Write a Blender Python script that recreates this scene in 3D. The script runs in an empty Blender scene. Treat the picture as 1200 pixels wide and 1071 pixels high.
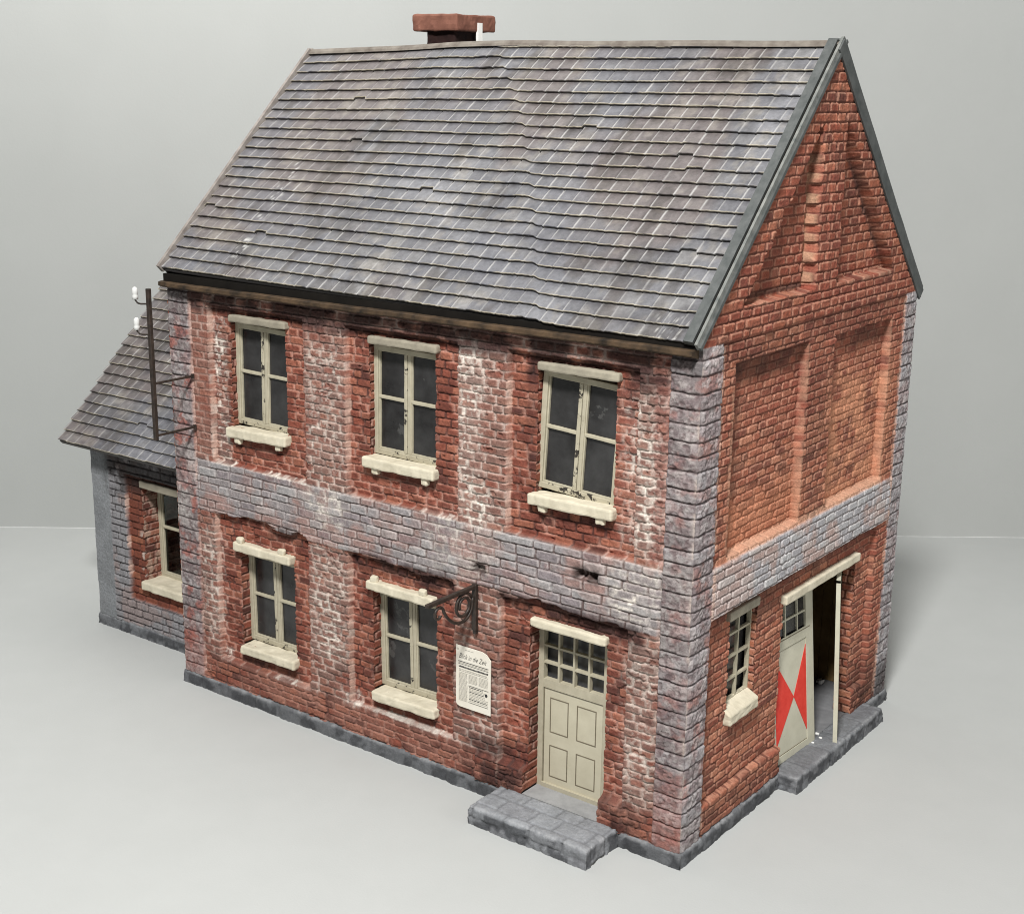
import bpy, math
import numpy as np

S = 1 / 35.0          # the model is 1:35; everything below is written in full-size metres
L, D, HW = 9.0, 6.21, 6.45
EY, EZ, RY, RZ = -0.093, 6.524, 3.105, 9.735     # eave and ridge of the main roof (top of tiles)
PI = math.pi
sc = bpy.context.scene
COL = sc.collection
rng = np.random.RandomState(7)

# ------------------------------------------------------------------ noise helpers
def h3(i, j, k, seed=0):
    i = np.asarray(i).astype(np.int64); j = np.asarray(j).astype(np.int64); k = np.asarray(k).astype(np.int64)
    n = (i * 374761393 + j * 668265263 + k * 2147483647 + seed * 974634777 + 1013) & 0xFFFFFFFF
    n = ((n ^ (n >> 13)) * 1274126177) & 0xFFFFFFFF
    n = ((n ^ (n >> 15)) * 2246822519) & 0xFFFFFFFF
    return ((n ^ (n >> 16)) & 0xFFFFFF) / float(0xFFFFFF)
def h2(i, j, seed=0):
    return h3(i, j, np.zeros_like(np.asarray(i)), seed)
def vn2(x, y, seed=0):
    xi = np.floor(x); yi = np.floor(y); fx = x - xi; fy = y - yi
    fx = fx * fx * (3 - 2 * fx); fy = fy * fy * (3 - 2 * fy)
    a = h2(xi, yi, seed); b = h2(xi + 1, yi, seed); c = h2(xi, yi + 1, seed); d = h2(xi + 1, yi + 1, seed)
    return (a * (1 - fx) + b * fx) * (1 - fy) + (c * (1 - fx) + d * fx) * fy
def fbm(x, y, f=1.0, o=4, seed=0):
    t = 0; a = .5; s = 0
    for k in range(o):
        t = t + a * vn2(x * f + 17.3 * k, y * f - 9.1 * k, seed + k); s += a; a *= .5; f *= 2.03
    return t / s
def vn3(x, y, z, seed=0):
    xi = np.floor(x); yi = np.floor(y); zi = np.floor(z); f = [x - xi, y - yi, z - zi]
    f = [q * q * (3 - 2 * q) for q in f]; r = 0
    for a in (0, 1):
        for b in (0, 1):
            for c in (0, 1):
                w = (f[0] if a else 1 - f[0]) * (f[1] if b else 1 - f[1]) * (f[2] if c else 1 - f[2])
                r = r + w * h3(xi + a, yi + b, zi + c, seed)
    return r
def sm(a, b, x):
    t = np.clip((x - a) / (b - a), 0, 1); return t * t * (3 - 2 * t)
def boxm(u, v, x0, x1, z0, z1, s=.1):
    return sm(x0 - s, x0 + s, u) * (1 - sm(x1 - s, x1 + s, u)) * sm(z0 - s, z0 + s, v) * (1 - sm(z1 - s, z1 + s, v))
def mix(c, t, w):
    t = np.asarray(t, float); return c + (t - c) * w[..., None]

# ------------------------------------------------------------------ materials
def new_mat(name):
    m = bpy.data.materials.new(name); m.use_nodes = True
    nt = m.node_tree; b = nt.nodes['Principled BSDF']
    return m, nt, b
def tex_noise(nt, scale, detail=5, rough=.6):
    tc = nt.nodes.new('ShaderNodeTexCoord'); n = nt.nodes.new('ShaderNodeTexNoise')
    n.inputs['Scale'].default_value = scale / S; n.inputs['Detail'].default_value = detail; n.inputs['Roughness'].default_value = rough
    nt.links.new(tc.outputs['Object'], n.inputs['Vector']); return n
def add_bump(nt, b, scale, dist, strength=.5):
    n = tex_noise(nt, scale); bp = nt.nodes.new('ShaderNodeBump')
    bp.inputs['Strength'].default_value = strength; bp.inputs['Distance'].default_value = dist * S
    nt.links.new(n.outputs['Fac'], bp.inputs['Height']); nt.links.new(bp.outputs['Normal'], b.inputs['Normal'])
def mat_attr(name, rough=.85, spec=.25, bscale=60, bdist=.006, grit=26, gritamt=.38, bstr=.8):
    m, nt, b = new_mat(name)
    a = nt.nodes.new('ShaderNodeAttribute'); a.attribute_name = 'Col'
    g1 = tex_noise(nt, grit, 8, .75); g2 = nt.nodes.new('ShaderNodeMapRange'); g2.inputs['From Min'].default_value = .28; g2.inputs['From Max'].default_value = .72
    g2.inputs['To Min'].default_value = 1 - gritamt; g2.inputs['To Max'].default_value = 1 + gritamt
    nt.links.new(g1.outputs['Fac'], g2.inputs['Value'])
    vm = nt.nodes.new('ShaderNodeVectorMath'); vm.operation = 'SCALE'
    nt.links.new(a.outputs['Color'], vm.inputs[0]); nt.links.new(g2.outputs['Result'], vm.inputs['Scale'])
    nt.links.new(vm.outputs['Vector'], b.inputs['Base Color'])
    n = tex_noise(nt, 9, 3); r = nt.nodes.new('ShaderNodeMapRange')
    r.inputs['To Min'].default_value = rough - .12; r.inputs['To Max'].default_value = rough + .12
    nt.links.new(n.outputs['Fac'], r.inputs['Value']); nt.links.new(r.outputs['Result'], b.inputs['Roughness'])
    b.inputs['Specular IOR Level'].default_value = spec
    add_bump(nt, b, bscale, bdist, bstr)
    return m
def mat_noise(name, c0, c1, scale, rough=.7, spec=.3, bdist=.004, bscale=40, chip=None, chip_scale=14, chip_thr=.68, metal=0):
    m, nt, b = new_mat(name)
    n = tex_noise(nt, scale, 6); rp = nt.nodes.new('ShaderNodeValToRGB')
    rp.color_ramp.elements[0].position = .3; rp.color_ramp.elements[1].position = .7
    rp.color_ramp.elements[0].color = (*c0, 1); rp.color_ramp.elements[1].color = (*c1, 1)
    nt.links.new(n.outputs['Fac'], rp.inputs['Fac']); out = rp.outputs['Color']
    if chip:
        n2 = tex_noise(nt, chip_scale, 8, .7); r2 = nt.nodes.new('ShaderNodeValToRGB')
        r2.color_ramp.elements[0].position = chip_thr; r2.color_ramp.elements[1].position = chip_thr + .02
        mx = nt.nodes.new('ShaderNodeMix'); mx.data_type = 'RGBA'
        nt.links.new(n2.outputs['Fac'], r2.inputs['Fac']); nt.links.new(r2.outputs['Color'], mx.inputs['Factor'])
        nt.links.new(out, mx.inputs['A']); mx.inputs['B'].default_value = (*chip, 1); out = mx.outputs['Result']
    nt.links.new(out, b.inputs['Base Color'])
    b.inputs['Roughness'].default_value = rough; b.inputs['Specular IOR Level'].default_value = spec; b.inputs['Metallic'].default_value = metal
    if bdist: add_bump(nt, b, bscale, bdist)
    return m
M_WALL = mat_attr('painted_plaster_brick', .85, .22, 45, .014)
M_TILE = mat_attr('painted_roof_tile', .56, .35, 60, .006, 22, .26, .6)
M_STONE = mat_attr('painted_grey_stone', .75, .3, 40, .014, 24, .30)
M_CREAM = mat_noise('cream_paint', (.37, .335, .245), (.465, .425, .32), 7, .6, .3, .002, 60, (.035, .03, .025), 10, .70)
M_CHIPPED = mat_noise('chipped_cream_paint', (.37, .335, .245), (.465, .425, .32), 7, .6, .3, .003, 60, (.035, .03, .025), 9, .565)
M_DOOR = mat_noise('door_paint', (.47, .43, .32), (.54, .50, .38), 4, .55, .3, .0015, 60, (.30, .27, .19), 12, .70)
M_DOORB = mat_noise('greenish_door_paint', (.47, .45, .35), (.56, .54, .43), 4, .6, .3, .002, 60, (.12, .12, .10), 12, .68)
M_LINE = mat_noise('panel_groove', (.13, .11, .075), (.2, .17, .12), 8, .8, .2, 0)
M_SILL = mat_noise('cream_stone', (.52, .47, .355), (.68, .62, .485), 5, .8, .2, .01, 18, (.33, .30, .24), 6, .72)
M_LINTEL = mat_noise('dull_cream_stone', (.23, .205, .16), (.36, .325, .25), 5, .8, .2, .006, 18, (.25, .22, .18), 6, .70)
M_RED = mat_noise('red_paint', (.62, .035, .022), (.72, .06, .04), 9, .6, .3, 0)
M_GLASS = mat_noise('dusty_dark_glass', (.012, .011, .011), (.042, .041, .041), 2.6, .22, .4, 0, 40, (.06, .059, .057), 2.3, .62)
M_GREYGLASS = mat_noise('grey_pane', (.055, .054, .055), (.085, .084, .084), 2.5, .35, .4, 0)
M_IRON = mat_noise('dark_iron', (.014, .011, .009), (.048, .033, .025), 14, .5, .4, .003, 60)
M_WOOD = mat_noise('weathered_wood', (.012, .010, .008), (.105, .066, .037), 4, .75, .2, .01, 20)
M_TAN = mat_noise('tan_board', (.24, .15, .06), (.42, .28, .12), 3, .8, .2, .004, 20)
M_DARK = mat_noise('dark_interior', (.008, .007, .006), (.014, .012, .010), 3, .9, .1, 0)
M_BARGE = mat_noise('grey_green_board', (.048, .054, .052), (.095, .10, .097), 8, .5, .4, .006, 25, (.34, .35, .33), 9, .72)
M_RAIL = mat_noise('worn_board_edge', (.09, .10, .095), (.24, .24, .22), 8, .5, .4, .004, 25)
M_WHITE = mat_noise('white_porcelain', (.60, .60, .58), (.66, .66, .64), 8, .25, .5, 0)
M_CHALK = mat_noise('white_plaster_chip', (.78, .77, .73), (.86, .85, .82), 8, .9, .2, 0)
M_PAPER = mat_noise('printed_paper', (.72, .67, .57), (.78, .74, .65), 5, .85, .2, 0)
M_INK = mat_noise('black_ink', (.03, .03, .03), (.05, .05, .05), 9, .8, .2, 0)
M_FADED = mat_noise('faded_ink', (.33, .31, .27), (.50, .47, .41), 30, .8, .2, 0)
M_CHIM = mat_noise('chimney_brick_paint', (.13, .052, .036), (.24, .105, .072), 4, .8, .25, .012, 18, (.42, .25, .19), 8, .70)
M_SHAFT = mat_noise('sooty_brick', (.012, .006, .006), (.030, .013, .011), 6, .85, .2, .012, 14)
M_GROUND = mat_noise('grey_card', (.435, .444, .432), (.45, .459, .447), 1.2, .9, .15, .004, 30, (.52, .53, .515), 22, .70)
M_BACK = mat_noise('backdrop_card', (.405, .414, .400), (.42, .429, .415), .6, .9, .15, .004, 20)
def glass_clear():
    m, nt, b = new_mat('clear_pane'); nt.nodes.remove(b)
    t = nt.nodes.new('ShaderNodeBsdfTransparent'); t.inputs['Color'].default_value = (.5, .51, .5, 1)
    g = nt.nodes.new('ShaderNodeBsdfGlossy'); g.inputs['Roughness'].default_value = .12
    mx = nt.nodes.new('ShaderNodeMixShader'); mx.inputs['Fac'].default_value = .05
    nt.links.new(t.outputs[0], mx.inputs[1]); nt.links.new(g.outputs[0], mx.inputs[2])
    nt.links.new(mx.outputs[0], nt.nodes['Material Output'].inputs['Surface']); return m
M_CLEAR = glass_clear()

# ------------------------------------------------------------------ objects
ORG = {}
def root_of(o):
    while o.parent: o = o.parent
    return o
def thing(name, label, cat, base, group=None):
    o = bpy.data.objects.new(name, None); COL.objects.link(o)
    o.location = [c * S for c in base]; o.empty_display_size = .01
    o['label'] = label; o['category'] = cat
    if group: o['group'] = group
    ORG[o.name] = np.array(base, float); return o
def make(name, V, F, mats, parent=None, col=None, midx=None, smooth=False):
    """F: (n,4) array or list of index tuples."""
    V = np.asarray(V, float).reshape(-1, 3)
    if parent is not None: V = V - ORG[root_of(parent).name]
    V = V * S
    me = bpy.data.meshes.new(name)
    if isinstance(F, np.ndarray):
        n = len(F); me.vertices.add(len(V)); me.vertices.foreach_set('co', V.astype(np.float32).ravel())
        me.loops.add(n * 4); me.loops.foreach_set('vertex_index', F.astype(np.int32).ravel())
        me.polygons.add(n); me.polygons.foreach_set('loop_start', np.arange(0, n * 4, 4, dtype=np.int32))
        me.update(calc_edges=True)
    else:
        me.from_pydata(V.tolist(), [], [tuple(f) for f in F])
    if not isinstance(mats, (list, tuple)): mats = [mats]
    for m in mats: me.materials.append(m)
    if midx is not None: me.polygons.foreach_set('material_index', np.asarray(midx, np.int32))
    if smooth: me.polygons.foreach_set('use_smooth', np.ones(len(me.polygons), bool))
    if col is not None:
        a = me.attributes.new('Col', 'FLOAT_COLOR', 'POINT')
        c = np.ones((len(V), 4), np.float32); c[:, :3] = np.asarray(col).reshape(-1, 3); a.data.foreach_set('color', c.ravel())
    me.validate(); me.update()
    o = bpy.data.objects.new(name, me); COL.objects.link(o)
    if parent is not None: o.parent = parent
    return o
class GB:
    """collects loose pieces of one mesh"""
    def __init__(s): s.V = []; s.F = []; s.M = []; s.n = 0
    def add(s, V, F, m=0):
        V = np.asarray(V, float).reshape(-1, 3); s.V.append(V)
        for f in F: s.F.append(tuple(int(i) + s.n for i in f)); s.M.append(m)
        s.n += len(V)
    def box(s, x0, x1, y0, y1, z0, z1, m=0):
        V = [(x, y, z) for x in (x0, x1) for y in (y0, y1) for z in (z0, z1)]
        s.add(V, [(0, 1, 3, 2), (4, 6, 7, 5), (0, 4, 5, 1), (2, 3, 7, 6), (0, 2, 6, 4), (1, 5, 7, 3)], m)
    def prism(s, poly, axis, a, b, m=0):
        """polygon of 2-tuples extruded along axis (0=x with (y,z), 1=y with (x,z), 2=z with (x,y))"""
        n = len(poly); V = []
        for t in (a, b):
            for p in poly:
                q = list(p); q.insert(axis, t); V.append(q)
        F = [tuple(range(n)), tuple(range(2 * n - 1, n - 1, -1))] + [(i, (i + 1) % n, n + (i + 1) % n, n + i) for i in range(n)]
        s.add(V, F, m)
    def rbox(s, lo, hi, r=.02, amp=.006, freq=9, seed=0, step=.05, m=0):
        """box with rounded, slightly battered edges"""
        lo = np.array(lo, float); hi = np.array(hi, float); r = min(r, .45 * float((hi - lo).min())); ax = []
        for k in range(3):
            n = max(1, int((hi[k] - lo[k] - 2 * r) / step))
            ax.append(np.concatenate([[lo[k], lo[k] + .3 * r], np.linspace(lo[k] + r, hi[k] - r, n + 1), [hi[k] - .3 * r, hi[k]]]))
        for k in range(3):
            a, b = [q for q in range(3) if q != k]
            A, B = np.meshgrid(ax[a], ax[b], indexing='ij')
            for side in (lo[k], hi[k]):
                P = np.zeros(A.shape + (3,)); P[..., a] = A; P[..., b] = B; P[..., k] = side
                Q = np.clip(P, lo + r, hi - r); d = P - Q; d /= np.linalg.norm(d, axis=-1, keepdims=True) + 1e-12
                P = Q + d * r
                nz = vn3(P[..., 0] * freq, P[..., 1] * freq, P[..., 2] * freq, seed) - .5 + .5 * (vn3(P[..., 0] * freq * 2.7, P[..., 1] * freq * 2.7, P[..., 2] * freq * 2.7, seed + 5) - .5)
                P = P + d * (nz * 2 * amp)[..., None]
                na, nb = A.shape; i = np.arange(na * nb).reshape(na, nb)
                s.add(P, np.stack([i[:-1, :-1], i[1:, :-1], i[1:, 1:], i[:-1, 1:]], -1).reshape(-1, 4), m)
    def tube(s, pts, r, n=8, m=0):
        pts = np.asarray(pts, float); T = np.gradient(pts, axis=0); T /= np.linalg.norm(T, axis=1, keepdims=True)
        ref = np.eye(3)[int(np.argmin(np.abs(T).max(0)))]
        V = []
        for p, t in zip(pts, T):
            a = np.cross(t, ref); a /= np.linalg.norm(a); b = np.cross(t, a)
            for k in range(n):
                w = 2 * PI * k / n; V.append(p + r * (math.cos(w) * a + math.sin(w) * b))
        k = len(pts); F = [(i * n + j, i * n + (j + 1) % n, (i + 1) * n + (j + 1) % n, (i + 1) * n + j) for i in range(k - 1) for j in range(n)]
        F += [tuple(range(n))[::-1], tuple((k - 1) * n + j for j in range(n))]
        s.add(V, F, m)
    def lathe(s, c, prof, n=12, m=0):
        V = [(c[0] + r * math.cos(2 * PI * k / n), c[1] + r * math.sin(2 * PI * k / n), c[2] + z) for r, z in prof for k in range(n)]
        k = len(prof); F = [(i * n + j, i * n + (j + 1) % n, (i + 1) * n + (j + 1) % n, (i + 1) * n + j) for i in range(k - 1) for j in range(n)]
        F += [tuple(range(n))[::-1], tuple((k - 1) * n + j for j in range(n))]
        s.add(V, F, m)
    def build(s, name, mats, parent=None, smooth=False, rot=None):
        V = np.concatenate(s.V)
        if rot is not None: V = rot(V)
        return make(name, V, s.F, mats, parent, midx=s.M, smooth=smooth)

# ------------------------------------------------------------------ brick relief
def bricks(u, v, hc, bl, seed, jit=.24, gap=.009, bev=.013, warp=.011, stack=False, merge=.06, vj=.7):
    v = v + warp * 2 * (fbm(u, v, 1.6, 3, seed + 50) - .5); u = u + .6 * warp * 2 * (fbm(u, v, 2.1, 3, seed + 60) - .5)
    t = v / hc; j = np.floor(t)
    jb = lambda q: (h2(q, np.zeros_like(q), seed + 1) - .5) * .16
    f = t - j; j = np.where(f < jb(j), j - 1, j); f = t - j; j = np.where(f >= 1 + jb(j + 1), j + 1, j); f = t - j
    dv = np.minimum(f - jb(j), 1 + jb(j + 1) - f) * hc
    x = u / bl + (0 if stack else .5) * np.mod(j, 2) + h2(j, j * 0, seed + 2) * .22
    i = np.floor(x); ib = lambda q: (h2(q, j, seed + 3) - .5) * 2 * jit
    g = x - i; i = np.where(g < ib(i), i - 1, i); g = x - i; i = np.where(g >= 1 + ib(i + 1), i + 1, i); g = x - i
    l = (g - ib(i)) * bl; r = (1 + ib(i + 1) - g) * bl
    l = np.where(h2(i, j, seed + 4) < merge, .3, l); r = np.where(h2(i + 1, j, seed + 4) < merge, .3, r)
    du = np.minimum(l, r) * vj
    wob = (fbm(u, v, 20, 3, seed + 7) - .5) * .013
    d = np.minimum(dv, du) - .25 * np.clip(.012 - np.abs(dv - du), 0, 1) + wob      # rounded corners
    prof = sm(gap * .4, gap * .4 + bev, d)
    top = (f - jb(j)) * hc
    return prof, h2(i, j, seed + 8), h2(i, j, seed + 9), d, i, j, top, l
def quoin(w, v, seed=900, hc=.184):
    """one big block per course; w = distance from the corner"""
    t = v / hc + .06 * (fbm(w, v, 3, 2, seed) - .5) * 2 * sm(.0, .1, w); j = np.floor(t); f = t - j
    jb = lambda q: (h2(q, q * 0, seed + 1) - .5) * .2
    j = np.where(f < jb(j), j - 1, j); f = t - j; j = np.where(f >= 1 + jb(j + 1), j + 1, j); f = t - j
    d = np.minimum(f - jb(j), 1 + jb(j + 1) - f) * hc
    return sm(.002, .022, d), h2(j, j * 0, seed + 3), j, d

RED_A = (.245, .072, .046); RED_B = (.155, .049, .034); RED_C = (.33, .125, .078); RED_D = (.085, .034, .028)
def brick_paint(r1, r2, A, B, C, Dk, dark=.10):
    c = np.array(A) + (np.array(B) - np.array(A)) * r1[..., None]
    c = mix(c, C, sm(.62, .9, r2) * .8); c = mix(c, Dk, (r2 < dark) * .75)
    return c

def sheet(us, vs, fn, place, keep=None):
    U, Vv = np.meshgrid(us, vs, indexing='ij')
    h, c = fn(U, Vv); P = place(U, Vv, h)
    n, m = U.shape; i = np.arange(n * m).reshape(n, m)
    F = np.stack([i[:-1, :-1], i[1:, :-1], i[1:, 1:], i[:-1, 1:]], -1)
    if keep is not None:
        uc = (us[:-1] + us[1:]) / 2; vc = (vs[:-1] + vs[1:]) / 2
        k = keep(*np.meshgrid(uc, vc, indexing='ij')); F = F[k]
    return P.reshape(-1, 3), F.reshape(-1, 4), c.reshape(-1, 3)
def snap(a, edges):
    a = a.copy()
    for e in edges: a[np.argmin(abs(a - e))] = e
    return a
def join(parts):
    V = []; F = []; C = []; n = 0
    for v, f, c in parts:
        V.append(v); F.append(f + n); C.append(c); n += len(v)
    return np.concatenate(V), np.concatenate(F), np.concatenate(C)

WHITE = (.68, .62, .55); PINK = (.47, .215, .165); HOLE_DARK = (.022, .016, .014)

# ---- main front wall ------------------------------------------------------
PAN_UP = [(.86, 2.79, 3.76, 6.08), (3.58, 5.53, 3.76, 6.08), (6.32, 8.20, 3.76, 6.08)]
PAN_LO = [(.84, 2.78, .62, 2.97), (3.57, 5.46, .66, 2.90), (6.24, 8.16, -.1, 2.93)]
OPEN_F = [(1.25, 2.37, 4.33, 5.90, .18), (3.95, 5.10, 4.33, 5.90, .18), (6.72, 7.86, 4.33, 5.90, .18),
          (1.28, 2.42, .95, 2.46, .25), (3.96, 5.11, .95, 2.46, .25), (6.66, 7.84, .25, 2.60, .28)]
def rectd(u, v, x0, x1, z0, z1):
    return np.minimum(np.minimum(u - x0, x1 - u), np.minimum(v - z0, z1 - v))
def reveal_d(u, v):
    return u * 0
def front_fn(u, v):
    prof, r1, r2, d, bi, bj, top, lft = bricks(u, v, .1095, .252, 11)
    fine = fbm(u, v, 26, 3, 3) - .5
    big = fbm(u, v, 1.1, 4, 21); med = fbm(u, v, 4.2, 4, 22); med2 = fbm(u, v, 7.5, 4, 23)
    h = prof * (.022 + .020 * (r1 - .5)) + fine * .012 * (.5 + prof) + (med - .5) * .014
    # chipped corners
    chip = sm(.70, .76, fbm(u, v, 9, 3, 77)); h = h - chip * .022 * prof
    dep = np.zeros_like(u); wob = (fbm(u, v, 7, 3, 31) - .5) * .03
    pan = np.zeros_like(u)
    for (x0, x1, z0, z1) in PAN_UP:
        pan = np.maximum(pan, sm(-.012, .012, rectd(u, v, x0, x1, z0, z1) + wob))
    for (x0, x1, z0, z1) in PAN_LO:
        zt = z1 + .13 * (fbm(u, u * 0, 2.2, 3, 40) - .55)
        zt = zt + .035 * (h2(bi, bj, 71) - .5)
        pan = np.maximum(pan, sm(-.012, .012, rectd(u, v, x0, x1, z0, zt) + wob * .6))
    dep = pan * .085
    # battered base blocks beside the door
    blk = np.maximum(boxm(u, v, 5.86, 6.7, 0, .58, .015), boxm(u, v, 7.8, 8.18, 0, .56, .015))
    base = np.maximum(0, 1 - sm(.54, .62, v + wob)) * (pan * .085)
    dep = dep - blk * .045 - base
    h = h - dep
    c = brick_paint(r1, r2, RED_A, RED_B, RED_C, RED_D)
    c = c * (.85 + .5 * (med2[..., None] - .35))
    mort = 1 - sm(.35, .8, prof)
    mc = mix(np.array((.085, .034, .027)) + np.zeros(u.shape + (3,)), (.38, .20, .155), sm(.38, .56, big * .4 + med * .6))
    c = mix(c, mc, mort * .92)
    edge = np.clip(sm(.35, .85, prof) - sm(.014, .032, d), 0, 1)
    c = mix(c, (.56, .27, .19), edge * .35 * sm(.3, .6, med))
    # pilasters: drybrushed pinkish grey
    pil = (1 - pan) * (1 - sm(3.74, 3.70, v) * 0)
    low = 1 - sm(.55, .65, v)
    c = mix(c, (.215, .128, .104), pil * np.clip(.50 + .9 * (med - .5) + .5 * (r1 - .5), 0, .8) * (1 - .75 * low)); c = mix(c, (.52, .43, .38), pil * mort * (.08 + .55 * sm(.36, .6, med * .6 + big * .4)) * (1 - low)); c = mix(c, (.47, .33, .28), pil * edge * .25 * (1 - low))
    c = mix(c, (.25, .12, .09), low * np.clip(.3 + (med - .5) * 1.5, 0, .8))
    # grey band
    zl = 2.93 + .10 * (fbm(u, u * 0, 1.3, 2, 44) - .5)
    band = sm(-.015, .015, v - zl) * (1 - sm(3.73, 3.76, v + wob)) * (1 - pan)
    pb, q1, q2, db, *_ = bricks(u, v + .02, .126, .33, 13, .28, .008, .013, .022, merge=.12)
    hb = pb * (.021 + .020 * (q1 - .5)) + fine * .014 + .012 - .0
    smear = boxm(u, v, 2.55, 3.4, 3.2, 3.7, .2) + boxm(u, v, 5.2, 5.7, 3.05, 3.6, .25) * .8
    hb = hb * (1 - smear * .5) + smear * .024
    grey = np.array((.28, .25, .25)) + np.zeros(u.shape + (3,))
    grey = mix(grey, (.34, .195, .165), sm(.44, .62, fbm(u, v, 2.6, 4, 46)) * .75)
    grey = mix(grey, (.21, .17, .185), (q2 < .3) * .45)
    grey = mix(grey, (.40, .395, .39), sm(.6, .9, q1) * .5)
    grey = grey * (.84 + .45 * (med2[..., None] - .35))
    grey = mix(grey, (.10, .062, .055), (1 - sm(.1, .5, pb)) * (.8 - .5 * smear) * sm(.25, .5, fbm(u, v, 3.7, 3, 47)))
    grey = mix(grey, (.5, .45, .43), np.clip(sm(.35, .85, pb) - sm(.014, .032, db), 0, 1) * .45)
    # missing bricks
    hole = np.maximum(boxm(u, v, 7.42, 7.70, 3.40, 3.50, .02), .6 * boxm(u, v, 5.82, 5.98, 3.14, 3.22, .03)) * sm(.3, .45, fbm(u, v, 10, 2, 8) + .1)
    hb = hb - hole * .12
    h = h + (hb - h) * band; c = c + (grey - c) * band[..., None]
    c = mix(c, HOLE_DARK, np.clip(boxm(u, v, 7.36, 7.76, 3.36, 3.56, .06) + boxm(u, v, 5.78, 6.02, 3.1, 3.26, .05), 0, 1) * sm(.35, .6, med2 + .12) * .85)  # near-black in and around the missing bricks
    # upper right strip next to the quoin: rough red plaster
    st = boxm(u, v, 8.42, 8.64, 3.8, 6.3, .015)
    h = h + st * (-.02 + .05 * fine - h * .4); c = mix(c, (.20, .075, .06), st * .5)
    st2 = boxm(u, v, .45, .83, 3.8, 6.3, .015)
    c = mix(c, (.26, .11, .08), st2 * .4); h = h - st2 * .4 * (h - .01)
    # white bloom
    W = boxm(u, v, 2.86, 3.5, 4.0, 5.75, .18) * .55 + boxm(u, v, 5.54, 5.95, 4.0, 6.15, .12) * .95 + boxm(u, v, .88, 1.17, 3.78, 5.9, .06) * .85
    W += boxm(u, v, 5.6, 6.2, 3.6, 4.2, .2) * .7 + boxm(u, v, 8.0, 8.5, 3.9, 5.8, .18) * .6 + boxm(u, v, 2.85, 3.5, 3.2, 3.75, .2) * .75
    W += boxm(u, v, 5.0, 6.1, 3.05, 3.75, .3) * .4 + boxm(u, v, 7.9, 8.6, 3.0, 3.7, .2) * .65 + boxm(u, v, 2.86, 3.5, 1.2, 2.9, .2) * .6
    W += boxm(u, v, 1.9, 2.8, 3.735, 3.775, .015) * 1.3 + boxm(u, v, .86, 1.3, 3.74, 3.79, .02) * 1.3 + boxm(u, v, 4.9, 5.6, 3.735, 3.78, .02) * 1.3
    W += boxm(u, v, 2.0, 2.8, .595, .635, .015) * 1.2 + boxm(u, v, 4.0, 5.4, .635, .675, .015) * 1.2 + boxm(u, v, .85, 1.05, .6, .8, .05) * .9 + boxm(u, v, 3.45, 3.75, .6, .8, .06) * .7
    W += boxm(u, v, 8.1, 8.6, .6, 2.8, .18) * .45 + boxm(u, v, .45, .9, .9, 2.7, .15) * .4 + boxm(u, v, .1, .5, 3.2, 3.7, .2) * .3
    W = np.clip(W, 0, 1); pat = sm(.36, .62, fbm(u, v, 3.1, 4, 61))
    spots = sm(.60, .66, fbm(u, v, 17, 3, 62)) * sm(.02, .2, W)
    c = mix(c, (.40, .32, .28), np.clip(W * .36 * (.4 + 1.1 * (med2 - .2)), 0, .6) * sm(.3, .9, prof))
    c = mix(c, WHITE, np.clip(W * (.2 + .8 * pat) * np.maximum(sm(.05, .5, mort), edge * .55) * (.25 + 1.3 * sm(.40, .62, fbm(u, v, 9.5, 3, 64))), 0, 1) * .85)
    c = mix(c, WHITE, spots * .45 * np.clip(W * 1.3, 0, 1))
    # thin plaster line on the left return of each panel
    for (x0, x1, z0, z1) in PAN_UP + PAN_LO:
        ln = boxm(u, v, x0 - .012, x0 + .018, z0, z1, .014)
        c = mix(c, (.45, .26, .2), ln * .55 * sm(.3, .55, med2)); c = mix(c, (.62, .5, .42), ln * .3 * sm(.5, .62, fbm(u, v, 5, 3, 88)))
    # soot and grime stains, with shade painted under the eaves and panel tops
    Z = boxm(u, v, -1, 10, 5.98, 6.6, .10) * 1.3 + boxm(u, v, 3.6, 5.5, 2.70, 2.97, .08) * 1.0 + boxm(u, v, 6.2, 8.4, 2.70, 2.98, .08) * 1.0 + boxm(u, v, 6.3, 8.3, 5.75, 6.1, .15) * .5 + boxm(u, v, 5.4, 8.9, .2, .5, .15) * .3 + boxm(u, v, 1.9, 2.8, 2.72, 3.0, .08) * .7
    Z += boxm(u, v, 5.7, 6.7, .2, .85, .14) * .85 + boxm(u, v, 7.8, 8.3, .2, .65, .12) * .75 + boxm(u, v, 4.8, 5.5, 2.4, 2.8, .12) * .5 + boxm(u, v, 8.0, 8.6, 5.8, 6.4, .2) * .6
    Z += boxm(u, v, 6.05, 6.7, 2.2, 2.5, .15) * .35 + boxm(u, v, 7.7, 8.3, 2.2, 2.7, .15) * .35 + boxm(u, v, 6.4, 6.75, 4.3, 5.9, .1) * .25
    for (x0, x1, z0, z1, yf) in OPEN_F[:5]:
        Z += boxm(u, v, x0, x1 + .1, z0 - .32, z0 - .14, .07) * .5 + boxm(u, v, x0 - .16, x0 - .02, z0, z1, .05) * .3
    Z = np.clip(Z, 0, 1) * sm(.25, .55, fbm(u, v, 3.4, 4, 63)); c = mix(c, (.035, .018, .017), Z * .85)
    h = np.minimum(h, h + (.045 - h) * boxm(u, v, 5.5, 6.17, 1.13, 2.1, .02) * (h > .045))
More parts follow.
